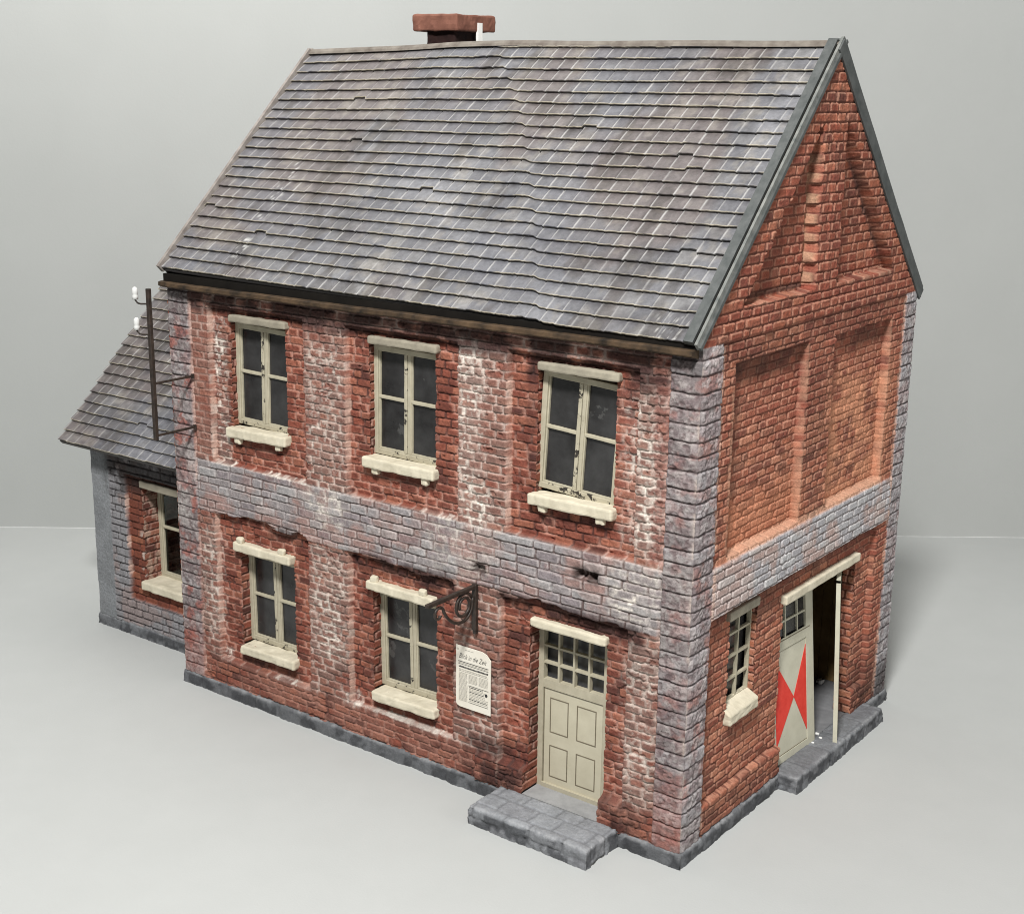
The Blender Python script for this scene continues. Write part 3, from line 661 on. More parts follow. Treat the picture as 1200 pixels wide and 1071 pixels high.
# ---- plinths and steps --------------------------------------------------------
def wrap_slab(x0, x1, y0, y1, z0, z1, pv, seed, res=.02, tone=1.0, gap=.010, over=1.0):
    """stone slab: one sheet folded over its rim, with paver joints"""
    H = z1 - z0; us = np.concatenate([np.linspace(x0 - H, x0, max(3, int(H / res)))[:-1], np.linspace(x0, x1, int((x1 - x0) / res) + 2), np.linspace(x1, x1 + H, max(3, int(H / res)))[1:]])
    vs = np.concatenate([np.linspace(y0 - H, y0, max(3, int(H / res)))[:-1], np.linspace(y0, y1, int((y1 - y0) / res) + 2), np.linspace(y1, y1 + H, max(3, int(H / res)))[1:]])
    U, W = np.meshgrid(us, vs, indexing='ij')
    X = np.clip(U, x0, x1); Y = np.clip(W, y0, y1); dr = np.maximum(np.maximum(x0 - U, U - x1), np.maximum(np.maximum(y0 - W, W - y1), 0)); Z = z1 - dr
    prof, r1, r2, d, *_ = bricks(U, W, pv[1], pv[0], seed, .18, gap, .02, .012)
    fine = fbm(U, W, 18, 3, seed + 1) - .5; med = fbm(U, W, 4, 4, seed + 2); m2 = fbm(U, W, 8, 4, seed + 3)
    h = prof * .016 + fine * .016 * (1 + over * (dr > .01)) + (med - .5) * .03 * (.4 + over * (dr > .01))
    er = np.maximum(0, .03 - np.minimum(np.minimum(np.abs(U - x0), np.abs(U - x1)), np.minimum(np.abs(W - y0), np.abs(W - y1)))) / .03
    rim = (dr < .03) * er * .012
    nx = (U > x1) * 1.0 - (U < x0); ny = (W > y1) * 1.0 - (W < y0); top = (dr == 0)
    f = h - rim
    X = X + nx * f; Y = Y + ny * f; Z = Z + top * f
    c = np.array((.20, .205, .215)) * tone + np.zeros(U.shape + (3,))
    c = mix(c, np.array((.24, .25, .265)) * tone, sm(.5, .9, r1) * .5); c = mix(c, np.array((.16, .16, .17)) * tone, (r2 < .2) * .5)
    c = c * (.85 + .4 * (m2[..., None] - .3)); c = mix(c, (.08, .08, .085), (1 - sm(.1, .5, prof)) * .4)
    c = mix(c, (.035, .036, .04), sm(.01, .04, dr) * (.15 + .6 * sm(.45, .6, fbm(U, W, 6, 3, seed + 6)))); c = mix(c, (.42, .42, .42), np.clip(er, 0, 1) * (dr < .04) * .35 * sm(.4, .6, m2))
    P = np.stack([X, Y, Z], -1); n, m = U.shape; i = np.arange(n * m).reshape(n, m)
    F = np.stack([i[:-1, :-1], i[1:, :-1], i[1:, 1:], i[:-1, 1:]], -1).reshape(-1, 4)
    return P.reshape(-1, 3), F, np.clip(c, .01, .9).reshape(-1, 3)
V, F, C = wrap_slab(-.02, L + .035, -.03, D + .02, 0.0, .197, (.62, .5), 701, .03, .72)
PL = make('plinth', V, F, M_STONE, HOUSE, C, smooth=True)
V, F, C = wrap_slab(-3.12, -.025, .70, D - .6, 0.0, .197, (.55, .5), 711, .03, .85)
make('plinth', V, F, M_STONE, HOUSE, C, smooth=True)
t = thing('doorstep', 'grey paved stone doorstep below the cream panelled front door', 'doorstep', (7.2, -.4, 0), 'stone doorsteps of the house')
V, F, C = wrap_slab(6.33, 8.13, -.73, -.07, 0.0, .25, (.42, .30), 721, .02, 1.25)
make('paved_slab', V, F, M_STONE, t, C, smooth=True)
g = GB(); g.box(6.665, 7.835, -.06, .40, .2, .256); g.build('threshold', mat_noise('threshold_stone', (.25, .25, .25), (.33, .33, .33), 6, .8, .2, .01, 20), HOUSE)
t = thing('doorstep', 'long grey stone doorstep under the open red-marked gable door', 'doorstep', (9.15, 4.0, 0), 'stone doorsteps of the house')
V, F, C = wrap_slab(8.93, 9.30, 2.60, 5.45, 0.0, .225, (2.8, .6), 731, .02, .95, .004)
make('paved_slab', V, F, M_STONE, t, C, smooth=True)
g = GB(); g.box(6.0, 8.93, .6, 5.98, .16, .222); g.build('floor_slab', mat_noise('floor_stone', (.17, .17, .175), (.24, .24, .245), 5, .8, .2, .008, 20), HOUSE)
# inner partitions seen through the doorway
g = GB(); g.box(6.0, 6.05, .6, 5.9, .225, 3.1)
for k in range(9):
    g.box(7.25 + k * .158, 7.25 + k * .158 + .151, 5.92, 5.96, .225, 2.9)
g.build('inner_boards', M_TAN, HOUSE)
g = GB(); g.box(.3, 8.9, .4, 5.9, 3.2, 3.3); g.build('upper_floor', M_DARK, HOUSE)

# ---- windows ------------------------------------------------------------------
def casement(name, x0, x1, z0, z1, y, tilt=0, low=False, chip=True, glass=M_GLASS, parent=HOUSE, mull=True, extra=.05):
    """frame in the opening; returns the frame mesh (children: glass)"""
    cx, cz = (x0 + x1) / 2, (z0 + z1) / 2; a = math.radians(tilt)
    def rot(V):
        V = V.copy(); dx = V[:, 0] - cx; dz = V[:, 2] - cz
        V[:, 0] = cx + dx * math.cos(a) + dz * math.sin(a); V[:, 2] = cz + dz * math.cos(a) - dx * math.sin(a); return V
    g = GB(); b = .075; d = .075
    X0, X1 = x0 - extra * .3, x1 + extra * .3
    def bar(xa, xb, ya, yb, za, zb, m): g.rbox((xa, ya, za), (xb, yb, zb), .008, .0022, 12, int(xa * 31 + za * 17), .06, m)
    m = 1 if chip else 0
    bar(X0, X0 + b, y, y + d, z0, z1, 0); bar(X1 - b, X1, y, y + d, z0, z1, 0)
    bar(X0 + b - .004, X1 - b + .004, y + .002, y + d, z1 - b, z1, 0); bar(X0 + b - .004, X1 - b + .004, y + .002, y + d, z0, z0 + b, m)
    # casements
    zi0, zi1 = z0 + b, z1 - b; xm = (X0 + X1) / 2
    bar(xm - .055, xm - .003, y + .006, y + d, zi0, zi1, m); bar(xm + .003, xm + .055, y + .012, y + d, zi0, zi1, 0)
    zt = z0 + (z1 - z0) * .53
    for xa, xb in ((X0 + b, xm - .053), (xm + .053, X1 - b)):
        bar(xa, xb, y + .02, y + d, zt - .022, zt + .022, 0)
        bar(xa - .003, xa + .02, y + .025, y + d, zi0, zi1, 0); bar(xa, xb, y + .025, y + d, zi0 - .003, zi0 + .018, 0)
        bar(xb - .008, xb + .003, y + .025, y + d, zi0, zi1, 0)
    fr = g.build(name, [M_CREAM, M_CHIPPED], parent, rot=rot)
    g = GB(); g.box(X0 + .03, X1 - .03, y + .058, y + .066, z0 + .03, z1 - .03); g.build('glass', glass, fr, rot=rot)
    return fr
def stone(name, x0, x1, y0, y1, z0, z1, seed, parent, mat, knobs=(), kz=1, amp=.010, rot=0):
    g = GB(); g.rbox((x0, y0, z0), (x1, y1, z1), .028, amp, 7, seed, .04)
    for kx in knobs:
        if kz > 0: g.rbox((kx - .06, y0 + .01, z1 - .02), (kx + .06, y0 + .09, z1 + .085), .03, .014, 11, seed + 3, .03)
        else: g.rbox((kx - .06, y0 + .03, z0 - .085), (kx + .06, y0 + .11, z0 + .02), .025, .012, 11, seed + 3, .03)
    cx, cz = (x0 + x1) / 2, (z0 + z1) / 2
    def rt(V):
        V = V.copy(); dx = V[:, 0] - cx; V[:, 2] += dx * math.tan(math.radians(rot)); return V
    return g.build(name, mat, parent, smooth=False, rot=rt)
tilts = (1.0, .6, 3.2, -.5, -1.2)
for k, (x0, x1, z0, z1, yf) in enumerate(OPEN_F[:5]):
    w = casement('window', x0, x1, z0 + .02, z1 - (.06 if k < 3 else .08), yf - (.02 if k != 2 else .035), tilts[k], k > 2, True, M_GLASS)
    if k < 3:
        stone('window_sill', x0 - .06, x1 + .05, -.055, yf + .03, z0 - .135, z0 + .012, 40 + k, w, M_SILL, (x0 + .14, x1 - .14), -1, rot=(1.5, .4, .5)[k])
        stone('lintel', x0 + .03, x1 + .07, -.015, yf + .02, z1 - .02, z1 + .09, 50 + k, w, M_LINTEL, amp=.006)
    else:
        stone('window_sill', x0 + .03, x1 + .04, -.045, yf + .03, z0 - .13, z0 + .01, 44 + k, w, M_SILL, amp=.012, rot=1.2)
        stone('lintel', x0 - .03, x1 + .02, -.06, yf + .02, z1 - .01, z1 + .125, 54 + k, w, M_SILL, (x0 + .10, x1 - .17), 1)

# ---- front door ----------------------------------------------------------------
x0, x1, z0, z1, y = 6.65, 7.86, .245, 2.60, .28
g = GB()
a0, a1, b0, b1 = 6.735, 7.665, z0 + .07, 1.66
g.box(x0, a0, y, y + .09, z0, z1); g.box(a1, x1, y, y + .09, z0, z1); g.box(a0, a1, y + .002, y + .09, z1 - .13, z1); g.box(a0, a1, y - .012, y + .09, z0, z0 + .07)
g.box(a0, a1, y + .004, y + .09, 1.66, 1.78)
g.box(a0, a1, y + .022, y + .08, b0, b1, 1)
def line(xa, xb, za, zb): g.box(xa, xb, y + .0185, y + .024, za, zb, 2)
e = .014
line(a0, a1, b1 - e, b1 - .001); line(a0, a0 + e, b0, b1 - e); line(a1 - e, a1, b0, b1 - e)
for (pa, pb) in ((a0 + .10, a0 + .39), (a1 - .41, a1 - .11)):
    for (qa, qb) in ((b0 + .10, b0 + .55), (b0 + .73, b0 + 1.22)):
        line(pa, pb, qa, qa + e); line(pa, pb, qb - e, qb); line(pa, pa + e, qa + e, qb - e); line(pb - e, pb, qa + e, qb - e)
DOOR = g.build('door', [M_CREAM, M_DOOR, M_LINE], HOUSE)
g = GB()
for k in range(1, 4):
    xx = a0 + (a1 - a0) * k / 4; g.box(xx - .014, xx + .014, y + .006, y + .075, 1.78, z1 - .13)
for k in range(1, 3):
    zz = 1.78 + (z1 - .13 - 1.78) * k / 3; g.box(a0, a1, y + .010, y + .072, zz - .014, zz + .014)
g.build('fanlight_grille', M_CREAM, DOOR)
g = GB(); g.box(a0 - .05, a1 + .05, y + .14, y + .15, 1.70, z1); g.build('glass', M_GREYGLASS, DOOR)
g = GB(); g.box(a0 - .06, a1 + .06, y + .20, y + .21, z0, z1); g.build('backing', M_DARK, DOOR)
stone('lintel', 6.71, 7.86, -.02, y + .02, 2.585, 2.70, 63, DOOR, M_SILL, amp=.005)

# ---- gable window ---------------------------------------------------------------
def gwin():
    y0, y1, z0, z1 = 1.13, 1.89, 1.66, 2.88; X = L - .15
    g = GB(); b = .04
    g.box(X - .06, X, y0, y0 + b, z0, z1); g.box(X - .06, X, y1 - b, y1, z0, z1); g.box(X - .06, X - .002, y0 + b, y1 - b, z1 - b, z1); g.box(X - .06, X - .002, y0 + b, y1 - b, z0, z0 + b)
    ym = y0 + (y1 - y0) * .5
    for yy in (y0 + (y1 - y0) * .55,): g.box(X - .05, X - .006, yy - .015, yy + .015, z0 + b, z1 - b)
    for k in range(1, 4):
        zz = z0 + (z1 - z0) * k / 4; g.box(X - .048, X - .010, y0 + b, y1 - b, zz - .015, zz + .015)
    w = g.build('window', M_CREAM, HOUSE)
    g = GB(); g.box(X - .11, X - .10, y0, y1, z0, z1); g.build('glass', M_GLASS, w)
    g = GB(); g.rbox((X - .05, 1.12, 1.45), (L + .015, 1.89, 1.70), .03, .010, 7, 71, .04)
    def slope(V):
        V = V.copy(); V[:, 2] -= np.clip((V[:, 2] - 1.5) / .2, 0, 1) * np.clip(V[:, 0] - (X - .02), 0, 1) * .55; return V
    g.build('window_sill', M_SILL, w, rot=slope)
    g = GB(); g.rbox((X - .02, 1.05, 2.86), (L - .015, 1.84, 2.985), .02, .006, 7, 72, .04); g.build('lintel', M_LINTEL, w)
gwin()

# ---- gable double door: one leaf shut, the other ajar --------------------------------
def leaf_mesh(w, hgt, marks):
    """local: s across 0..w, z up, depth t (out = +)"""
    g = GB(); th = .06
    zt = hgt * .765
    g.box(.02, w - .02, 0.004, th - .012, 0.004, zt, 0); g.box(0, .09, 0, th, 0, hgt, 0); g.box(w - .20, w, 0, th, 0, hgt, 0)
    g.box(.09, w - .09, 0, th - .001, 0, .10, 0); g.box(.09, w - .09, 0, th - .001, zt - .16, zt, 0); g.box(.09, w - .09, 0, th - .001, hgt - .09, hgt, 0)
    for k in (1, 2): s = .09 + (w - .18) * k / 3; g.box(s - .012, s + .012, .01, th - .01, zt, hgt - .09, 0)
    zz = (zt + hgt - .09) / 2; g.box(.09, w - .09, .012, th - .012, zz - .012, zz + .012, 0)
    g.box(0.09, w - .09, th - .002, th + .002, zt - .03, zt - .018, 1)
    for (a, b) in ((.09, .10), (w - .10, w - .09)): g.box(a, b, th - .013, th - .009, .10, zt - .16, 1)
    g.box(.10, w - .10, th - .013, th - .009, zt - .172, zt - .16, 1); g.box(.10, w - .10, th - .013, th - .009, .10, .112, 1)
    if marks:
        lo, hi = .24, 1.50; c = (.52 * w, .84)
        for s in (.102, w - .205):
            P = [(s, lo), (s, hi), c]
            g.add([(p[0], t_, p[1]) for t_ in (th - .011, th - .006) for p in P], [(0, 1, 2), (5, 4, 3), (0, 3, 4, 1), (1, 4, 5, 2), (2, 5, 3, 0)], 2)
    return g
def leaf(hinge_y, w, hgt, z0, ang, xtop, xbot, marks, name):
    """hinged at hinge_y, closed leaf runs along direction dy; leaning from xbot (foot) to xtop"""
    g = leaf_mesh(w, hgt, marks)
    dx, dy = math.sin(ang), math.cos(ang)
    sgn = 1 if not name else -1
    def rot(V):
        s, t_, z = V[:, 0], V[:, 1], V[:, 2]
        lean = xbot + (xtop - xbot) * z / hgt
        if sgn > 0: return np.stack([lean + s * dx + t_ * dy, hinge_y + s * dy - t_ * dx, z0 + z], -1)
        return np.stack([lean + s * dx + t_ * dy, hinge_y - s * dy + t_ * dx, z0 + z], -1)
    o = g.build('door_leaf', [M_DOORB, M_LINE, M_RED], HOUSE, rot=rot)
    g2 = GB(); g2.box(.07, w - .07, .018, .024, hgt * .765 - .01, hgt - .07); g2.build('glass', M_GLASS, o, rot=rot)
    return o
l1 = leaf(2.66, 1.16, 2.30, .232, math.radians(3), 8.66, 8.86, True, 0); l1['label'] = 'closed door leaf painted with a red bow-tie mark'
l2 = leaf(4.86, 1.05, 2.34, .232, math.radians(23.5), 8.68, 8.80, False, 1); l2['label'] = 'plain door leaf standing ajar'
g = GB(); g.rbox((L - .30, 2.55, 2.645), (L + .01, 4.90, 2.765), .018, .005, 7, 81, .05); g.build('lintel', M_SILL, HOUSE)

# ---- side wing ----------------------------------------------------------------------
AX0, AY, AH = -3.08, .72, 3.42
OPEN_A = [(-1.86, -.62, 1.03, 2.72, .36)]
def wing_fn(u, v):
    prof, r1, r2, d, bi, bj, *_ = bricks(u, v, .127, .29, 811, .25)
    fine = fbm(u, v, 26, 3, 803) - .5; med = fbm(u, v, 4.2, 4, 822); m2 = fbm(u, v, 7.5, 4, 823); wob = (fbm(u, v, 7, 3, 831) - .5) * .025
    h = prof * (.032 + .016 * (r1 - .5)) + fine * .012
    pan = sm(-.012, .012, rectd(u, v, -2.22, .2, .66, 2.86) + wob * .4); h = h - pan * .07
    c = brick_paint(r1, r2, (.26, .080, .048), (.17, .054, .036), (.34, .13, .075), RED_D); c = c * (.85 + .5 * (m2[..., None] - .33))
    c = mix(c, (.11, .045, .035), (1 - sm(.3, .8, prof)) * .7)
    g = np.array((.30, .29, .30)) + np.zeros(u.shape + (3,)); g = mix(g, (.34, .25, .23), sm(.45, .62, fbm(u, v, 3, 4, 846)) * .6); g = g * (.85 + .4 * (m2[..., None] - .33))
    g = mix(g, (.05, .04, .04), (1 - sm(.2, .7, prof)) * .75)
    c = c + (g - c) * (1 - pan)[..., None]
    flat = 1 - sm(-2.645, -2.625, u); h = h * (1 - flat) + flat * (.03 + fine * .010); c = mix(c, np.array((.27, .28, .29)), flat * .96); c = c * (1 - .12 * flat[..., None] * sm(.4, .6, fbm(u, v, 2, 3, 850))[..., None])
    c = mix(c, (.62, .42, .34), boxm(u, v, -2.235, -2.205, .9, 2.5, .012) * .7 * sm(.4, .6, med))
    c = mix(c, WHITE, boxm(u, v, -1.95, -1.85, 1.0, 1.9, .05) * sm(.55, .66, m2) * .6)
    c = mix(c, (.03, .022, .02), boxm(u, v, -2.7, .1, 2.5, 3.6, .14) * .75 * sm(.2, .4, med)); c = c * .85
    return h, np.clip(c, .01, .9)
us = snap(np.linspace(AX0, 0, 250), [x for o_ in OPEN_A for x in o_[:2]]); vs = snap(np.arange(.2, AH, RES), [z for o_ in OPEN_A for z in o_[2:4]])
parts = [sheet(us, vs, wing_fn, lambda u, v, h: np.stack([u - (1 - sm(AX0, AX0 + .04, u)) * .02 * vn2(v * 6, v * 0, 3), AY - h, v], -1), keep_open(OPEN_A))]
rv = reveals(OPEN_A, lambda u, y, z: np.stack([u, AY + y, z], -1), .07, lambda u, v: wing_fn(u, v)[0], .127, ((.24, .08, .05), (.17, .055, .038), (.34, .15, .10), RED_D), 280)
for k, (v_, f_, c_) in enumerate(rv):
    sp = sm(.55, .62, fbm(v_[:, 1] * 2, v_[:, 2], 7, 3, 888)); rv[k] = (v_, f_, c_ + (np.array((.50, .38, .30)) - c_) * (sp * .5)[:, None])
parts += rv
AE_Y, AE_Z = .30, 3.345; ARY = 2.85
SL_A = (ARY - AE_Y) / math.cos(ANG)
def atop(u): return np.minimum(AE_Z + (u - AE_Y) * SLOPE, AE_Z + (2 * ARY - AE_Y - u) * SLOPE) - .10
WO = [(2.1, 2.5, 1.5, 2.0, .0)]
ko2 = keep_open(WO)
parts += [sheet(snap(np.arange(AY, D - .85, .02), [2.1, 2.5]), snap(np.arange(.2, 6.0, .02), [1.5, 2.0]), lambda u, v: (plain_fn(LT, 531)(u, v)[0], np.zeros(u.shape + (3,)) + np.array((.25, .25, .255)) * (.8 + .4 * fbm(u, v, 4, 3, 5))[..., None]),
                lambda u, v, h: np.stack([AX0 - h * sm(0, .05, u - AY) - .0, u, v], -1), lambda u, v: ko2(u, v) & (v < atop(u)))]
parts += [sheet(np.arange(AX0, .01, .03), np.arange(.2, AH, .03), plain_fn(LT, 541), lambda u, v, h: np.stack([u, D - .88 + h, v], -1))]
V, F, C = join(parts); make('wing_wall', V, F, M_WALL, HOUSE, C, smooth=True)
w = casement('window', -1.86, -.62, 1.04, 2.72, AY + .36, 0, True, False, M_CLEAR)
g = GB(); g.rbox((-1.90, AY - .06, .90), (-.60, AY + .40, 1.055), .03, .010, 7, 91, .05); g.build('window_sill', M_SILL, w)
g = GB(); g.rbox((-1.87, AY - .01, 2.68), (-.58, AY + .34, 2.80), .02, .006, 7, 92, .05); g.build('lintel', M_LINTEL, w)
g = GB(); g.box(AX0 + .02, 0, AY + .4, D - .9, .16, .225); g.build('floor_slab', M_DARK, HOUSE)
g = GB(); xa, xb = AX0 + .05, AX0 + .07  # dark lining boards added to blacken the wing interior behind the pane
g.box(xa, xb, AY + .1, 2.1, .23, 3.2); g.box(xa, xb, 2.5, D - 1.0, .23, 3.2); g.box(xa, xb, 2.1, 2.5, .23, 1.5); g.box(xa, xb, 2.1, 2.5, 2.0, 3.2)
g.box(xb, -.06, 4.2, 4.22, .23, 3.2); g.build('inner_boards', M_DARK, HOUSE)  # added lining boards, only there to blacken the wing interior
AOY, AOZ = AE_Y + .045 * nY, AE_Z - .045 * nZ
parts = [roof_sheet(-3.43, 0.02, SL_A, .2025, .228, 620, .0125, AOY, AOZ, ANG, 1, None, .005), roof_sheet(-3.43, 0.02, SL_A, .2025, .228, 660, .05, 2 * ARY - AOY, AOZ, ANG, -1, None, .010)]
g = GB()
for flip in (1, -1):
    P = [(AE_Y + .055 * nY, AE_Z - .055 * nZ), (ARY, AE_Z + SL_A * math.sin(ANG) - .07), (ARY, AE_Z + SL_A * math.sin(ANG) - .2), (AE_Y + .125 * nY, AE_Z - .125 * nZ)]
    if flip < 0: P = [(2 * ARY - y, z) for y, z in P]
    g.prism(P, 0, -3.42, 0.0)
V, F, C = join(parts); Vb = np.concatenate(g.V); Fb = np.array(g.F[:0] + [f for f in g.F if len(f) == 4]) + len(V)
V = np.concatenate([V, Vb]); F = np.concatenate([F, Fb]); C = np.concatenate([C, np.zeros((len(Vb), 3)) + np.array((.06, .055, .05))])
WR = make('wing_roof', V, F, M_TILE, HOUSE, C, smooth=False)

# ---- wall bracket ---------------------------------------------------------------------
t = thing('sign_bracket', 'empty dark wrought iron scroll bracket on the wall above the newspaper poster', 'bracket', (5.87, -.02, 2.36))
bx = 5.87
g = GB(); g.rbox((bx - .035, -.095, 2.34), (bx + .035, -.045, 2.97), .008, .003, 9, 3); g.build('wall_plate', M_IRON, t)
g = GB(); g.rbox((bx - .03, -1.03, 2.915), (bx + .03, -.05, 2.965), .008, .003, 9, 5); g.build('arm', M_IRON, t)
def spiral(cy, cz, r0, r1, a0, a1, n=40):
    return [(bx, cy + (r0 + (r1 - r0) * k / n) * math.cos(a0 + (a1 - a0) * k / n), cz + (r0 + (r1 - r0) * k / n) * math.sin(a0 + (a1 - a0) * k / n)) for k in range(n + 1)]
g = GB()
# one S-scroll: ring near the wall, long belly, curl near the arm's tip
ring_ = spiral(-.30, 2.74, .085, .175, math.radians(200), math.radians(-330), 44)
g.tube(ring_, .021)
belly = []
P0, P1, P2, P3 = np.array((-.12, 2.80)), np.array((-.10, 2.44)), np.array((-.52, 2.44)), np.array((-.70, 2.78))
for k in range(25):
    s = k / 24; q = (1 - s) ** 3 * P0 + 3 * (1 - s) ** 2 * s * P1 + 3 * (1 - s) * s * s * P2 + s ** 3 * P3; belly.append((bx, q[0], q[1]))
curl = spiral(-.80, 2.77, .10, .045, math.radians(10), math.radians(330), 26)
g.tube(belly + curl, .021)
g.build('scroll', M_IRON, t, smooth=True)
g = GB(); g.rbox((bx - .03, -.085, 2.28), (bx + .03, -.03, 2.345), .015, .004, 9, 8); g.build('foot', M_IRON, t)

# ---- insulator mast -----------------------------------------------------------------------
t = thing('insulator_mast', 'thin dark wire mast with two white insulators beside the upper left corner', 'mast', (.5, -.76, 4.17))
mx, my = .5, -.76
g = GB(); g.rbox((mx - .03, my - .03, 4.15), (mx + .03, my + .03, 6.36), .008, .003, 9, 3); g.build('post', M_IRON, t)
for z in (4.99, 4.22):
    g = GB(); g.rbox((mx - .016, my + .03, z - .016), (mx + .016, -.01, z + .016), .004, .003, 9, int(z * 10)); g.rbox((mx - .03, -.05, z - .035), (mx + .03, -.005, z + .035), .008, .003, 9, 4); g.build('arm', M_IRON, t)
for z in (6.20, 5.76):
    hx, hy = mx - .30, my
    pts = [(mx - .03, my, z - .06), (mx - .18, my, z - .075), (hx + .05, hy, z - .07), (hx, hy, z - .03), (hx, hy, z + .02)]
    g = GB(); g.lathe((hx, hy, z), [(.016, -.02), (.042, -.02), (.044, .03), (.036, .045), (.040, .06), (.044, .08), (.040, .13), (.02, .155)], 14); ins = g.build('insulator', M_WHITE, t, smooth=True)
    g = GB(); g.tube(pts, .013, 6); g.build('hook', M_IRON, ins)

# ---- poster ------------------------------------------------------------------------------------
t = thing('newspaper_poster', 'white printed newspaper page pasted on the brick wall left of the front door', 'poster', (5.84, -.0, 1.2))
YP = -.058
out = [(5.55, 2.055), (5.98, 2.055), (6.06, 2.03), (6.13, 1.96), (6.13, 1.19), (5.62, 1.19), (5.57, 1.205), (5.55, 1.235)]
g = GB(); g.prism(out, 1, YP, YP + .012); g.build('sheet', M_PAPER, t)
g = GB(); yb0, yb1 = YP - .0035, YP - .0005
def ink(x0, x1, z0, z1, m=0): g.box(x0, x1, yb0, yb1, z0, z1, m)
ink(5.59, 6.095, 1.835, 1.842); ink(5.59, 6.095, 1.80, 1.804)
rr = np.random.RandomState(3)
def words(x0, x1, z, hgt, m, wmin=.02, wmax=.05, gap=.008):
    x = x0
    while x < x1 - .01:
        w = min(x1 - x, wmin + (wmax - wmin) * rr.rand()); ink(x, x + w, z, z + hgt * (.8 + .4 * rr.rand()), m); x += w + gap
words(5.59, 6.08, 1.817, .008, 1)
words(5.60, 6.09, 1.755, .020, 0, .014, .02, .0045); words(5.60, 6.09, 1.725, .010, 1); words(5.60, 6.09, 1.705, .008, 1)
for c0, c1, zb in ((5.60, 5.745, 1.27), (5.765, 5.915, 1.55), (5.935, 6.09, 1.55)):
    z = 1.68
    while z > zb:
        words(c0, c1, z, .006, 1, .015, .04, .006); z -= .0165
ink(5.765, 6.095, 1.523, 1.528); ink(5.765, 6.095, 1.285, 1.289)
z = 1.50
while z > 1.30:
    words(5.775, 6.0 + .05 * rr.rand() if z > 1.38 else 6.09, z, .008, 1 if rr.rand() < .6 else 0, .02, .05, .008); z -= .021
g.prism([(6.06 + .022 * math.cos(k * PI / 8), 1.46 + .024 * math.sin(k * PI / 8)) for k in range(16)], 1, yb0, yb1, 0)
words(5.565, 5.60, 2.01, .008, 1, .01, .02, .004); words(5.57, 5.60, 1.995, .007, 1, .01, .02, .004); words(5.70, 5.86, 2.012, .006, 1)
g.build('printing', [M_INK, M_FADED], t)
def lettering(body, size, x, z, shear, name, parent, width=None, off=0):
    cu = bpy.data.curves.new(name, 'FONT'); cu.body = body; cu.size = size; cu.shear = shear; cu.offset = off; cu.resolution_u = 3
    tmp = bpy.data.objects.new(name, cu); COL.objects.link(tmp)
    bpy.context.view_layer.update(); dg = bpy.context.evaluated_depsgraph_get()
    me = bpy.data.meshes.new_from_object(tmp.evaluated_get(dg))
    n = len(me.vertices); co = np.empty(n * 3); me.vertices.foreach_get('co', co); co = co.reshape(-1, 3)
    F = [tuple(p.vertices) for p in me.polygons]
    bpy.data.objects.remove(tmp); bpy.data.curves.remove(cu)
    sx = 1 if width is None else width / (co[:, 0].max() - co[:, 0].min())
    V = np.stack([x + (co[:, 0] - co[:, 0].min()) * sx, np.full(n, yb0 - .0005), z + co[:, 1]], -1)
    return make(name, V, F, M_INK, parent)
lettering('Blick in die Zeit', .105, 5.605, 1.885, .45, 'headline', t, .46, -.0012)

# ---- plaster crumbs in the doorway ---------------------------------------------------------------
for k, (x, y, s, lab) in enumerate([(8.93, 4.02, .030, 'tiny white plaster crumb lying on the gable doorway floor'), (9.02, 3.93, .022, None), (9.0, 3.72, .018, None), (8.17, 5.70, .07, None)]):
    g = GB(); zt = .232
    if k < 3: g.rbox((x - s, y - s, zt - .004), (x + s, y + s * .8, zt + s * .9), s * .5, s * .25, 20, k, .01)
    else:
        for (dx, dy, hx, hy) in ((0, 0, .06, .018), (-.03, .06, .02, .05), (.03, .05, .025, .02)): g.rbox((x + dx - hx, y + dy - hy, zt - .004), (x + dx + hx, y + dy + hy, zt + .05), .012, .01, 16, k, .02)
    o = g.build('plaster_crumb', M_CHALK)
    o['category'] = 'crumb'; o['group'] = 'white crumbs in the open doorway'
    o['label'] = 'white splayed plaster fragment just inside the open gable door' if k == 3 else 'tiny white plaster crumb lying on the gable doorway floor'

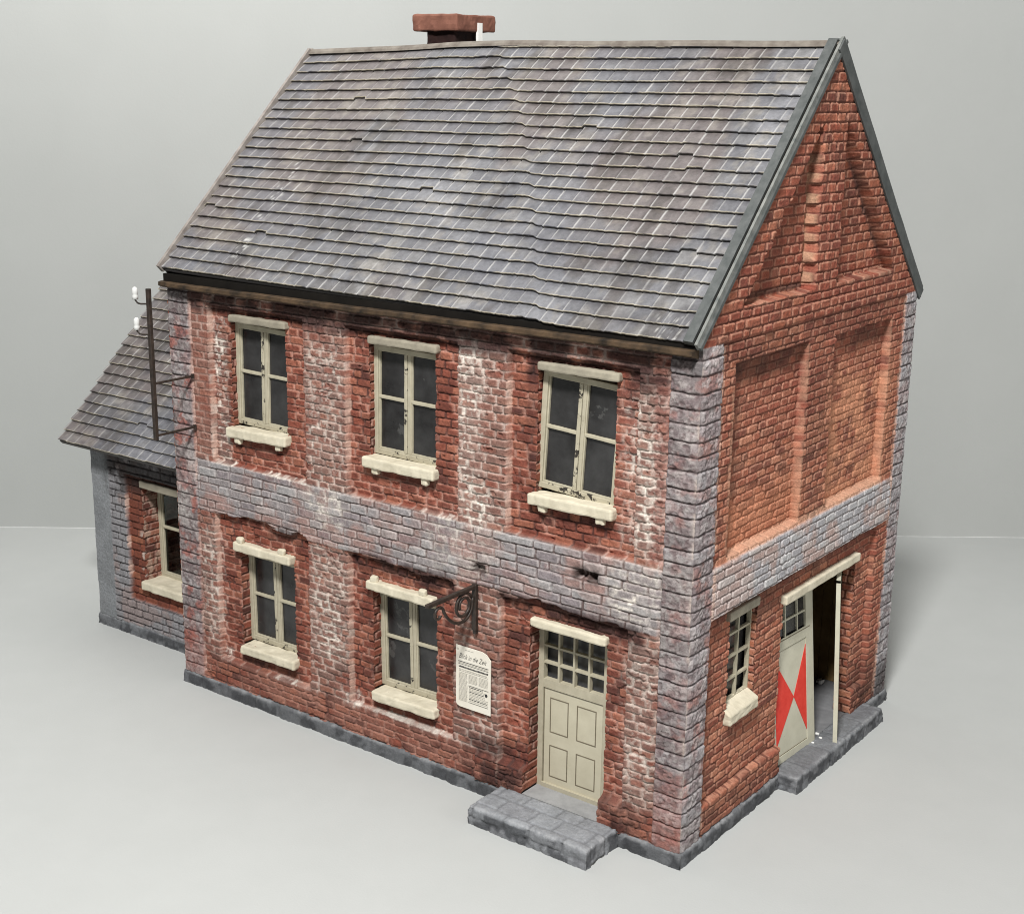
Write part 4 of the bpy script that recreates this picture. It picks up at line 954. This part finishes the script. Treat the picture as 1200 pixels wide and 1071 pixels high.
# ---- table and backdrop ---------------------------------------------------------------------------
A = np.array((-8.58, 3.35)); B = np.array((7.35, 15.47)); e = (B - A) / np.linalg.norm(B - A); nrm = np.array((-e[1], e[0]))
def gp(a, b, z): q = A + e * a + nrm * b; return (q[0], q[1], z)
ss = 45
g = GB(); g.add([gp(-ss, -45, 0), gp(ss, -45, 0), gp(ss, -.012, 0), gp(-ss, -.012, 0)], [(0, 1, 2, 3)], 0)
g.add([gp(-ss, -.012, 0), gp(ss, -.012, 0), gp(ss, .0, .004), gp(-ss, .0, .004), gp(-ss, .03, .003), gp(ss, .03, .003)], [(0, 1, 2, 3), (3, 2, 5, 4)], 1)
o = g.build('ground', [M_GROUND, mat_noise('card_edge', (.5, .51, .5), (.74, .74, .72), 1.5, .9, .2, 0)]); o['kind'] = 'structure'
g = GB(); g.add([gp(-ss, .02, -.2), gp(ss, .02, -.2), gp(ss, .02, 60), gp(-ss, .02, 60)], [(0, 1, 2, 3)]); o = g.build('backdrop', M_BACK); o['kind'] = 'structure'

# ------------------------------------------------------------------ light
w = bpy.data.worlds.new('World'); sc.world = w; w.use_nodes = True
bg = w.node_tree.nodes['Background']; bg.inputs['Color'].default_value = (.95, .98, 1.0, 1); bg.inputs['Strength'].default_value = .13
def area(name, loc, target, size, power, col=(1, 1, 1)):
    l = bpy.data.lights.new(name, 'AREA'); l.shape = 'DISK'; l.size = size * S; l.energy = power * S * S; l.color = col
    o = bpy.data.objects.new(name, l); COL.objects.link(o); o.location = [c * S for c in loc]
    from mathutils import Vector
    d = Vector(target) - Vector(loc); o.rotation_euler = d.to_track_quat('-Z', 'Y').to_euler(); return o
area('key_lamp', (15.5, -17, 27.5), (4, 0, 1), 4.5, 15000, (1, .995, .98))
area('overhead_lamp', (-3.5, 4.0, 19), (-3.5, 8.0, 6), 14, 1700, (1, .99, .965))
area('fill_lamp', (34, 2, 12), (9, 3, 3), 12, 1700, (1, .985, .96))

# ------------------------------------------------------------------ camera
cam = bpy.data.cameras.new('camera'); co = bpy.data.objects.new('camera', cam); COL.objects.link(co)
from mathutils import Matrix, Vector
R_ = np.array([.7981, .6024, .0121]); U_ = np.array([-.1622, .1954, .9672]); F_ = np.array([-.5803, .7739, -.2536])
Mx = Matrix(((R_[0], U_[0], -F_[0], 16.5183 * S), (R_[1], U_[1], -F_[1], -13.5065 * S), (R_[2], U_[2], -F_[2], 9.1638 * S), (0, 0, 0, 1)))
co.matrix_world = Mx
cam.sensor_fit = 'HORIZONTAL'; cam.sensor_width = 36; cam.lens = 1648.58 / 1200 * 36; cam.clip_start = .01; cam.clip_end = 50
sc.camera = co
sc.cycles.filter_width = 1.0
sc.view_settings.view_transform = 'Standard'; sc.view_settings.look = 'None'; sc.view_settings.exposure = 0; sc.view_settings.gamma = 1
sc.view_settings.use_curve_mapping = False
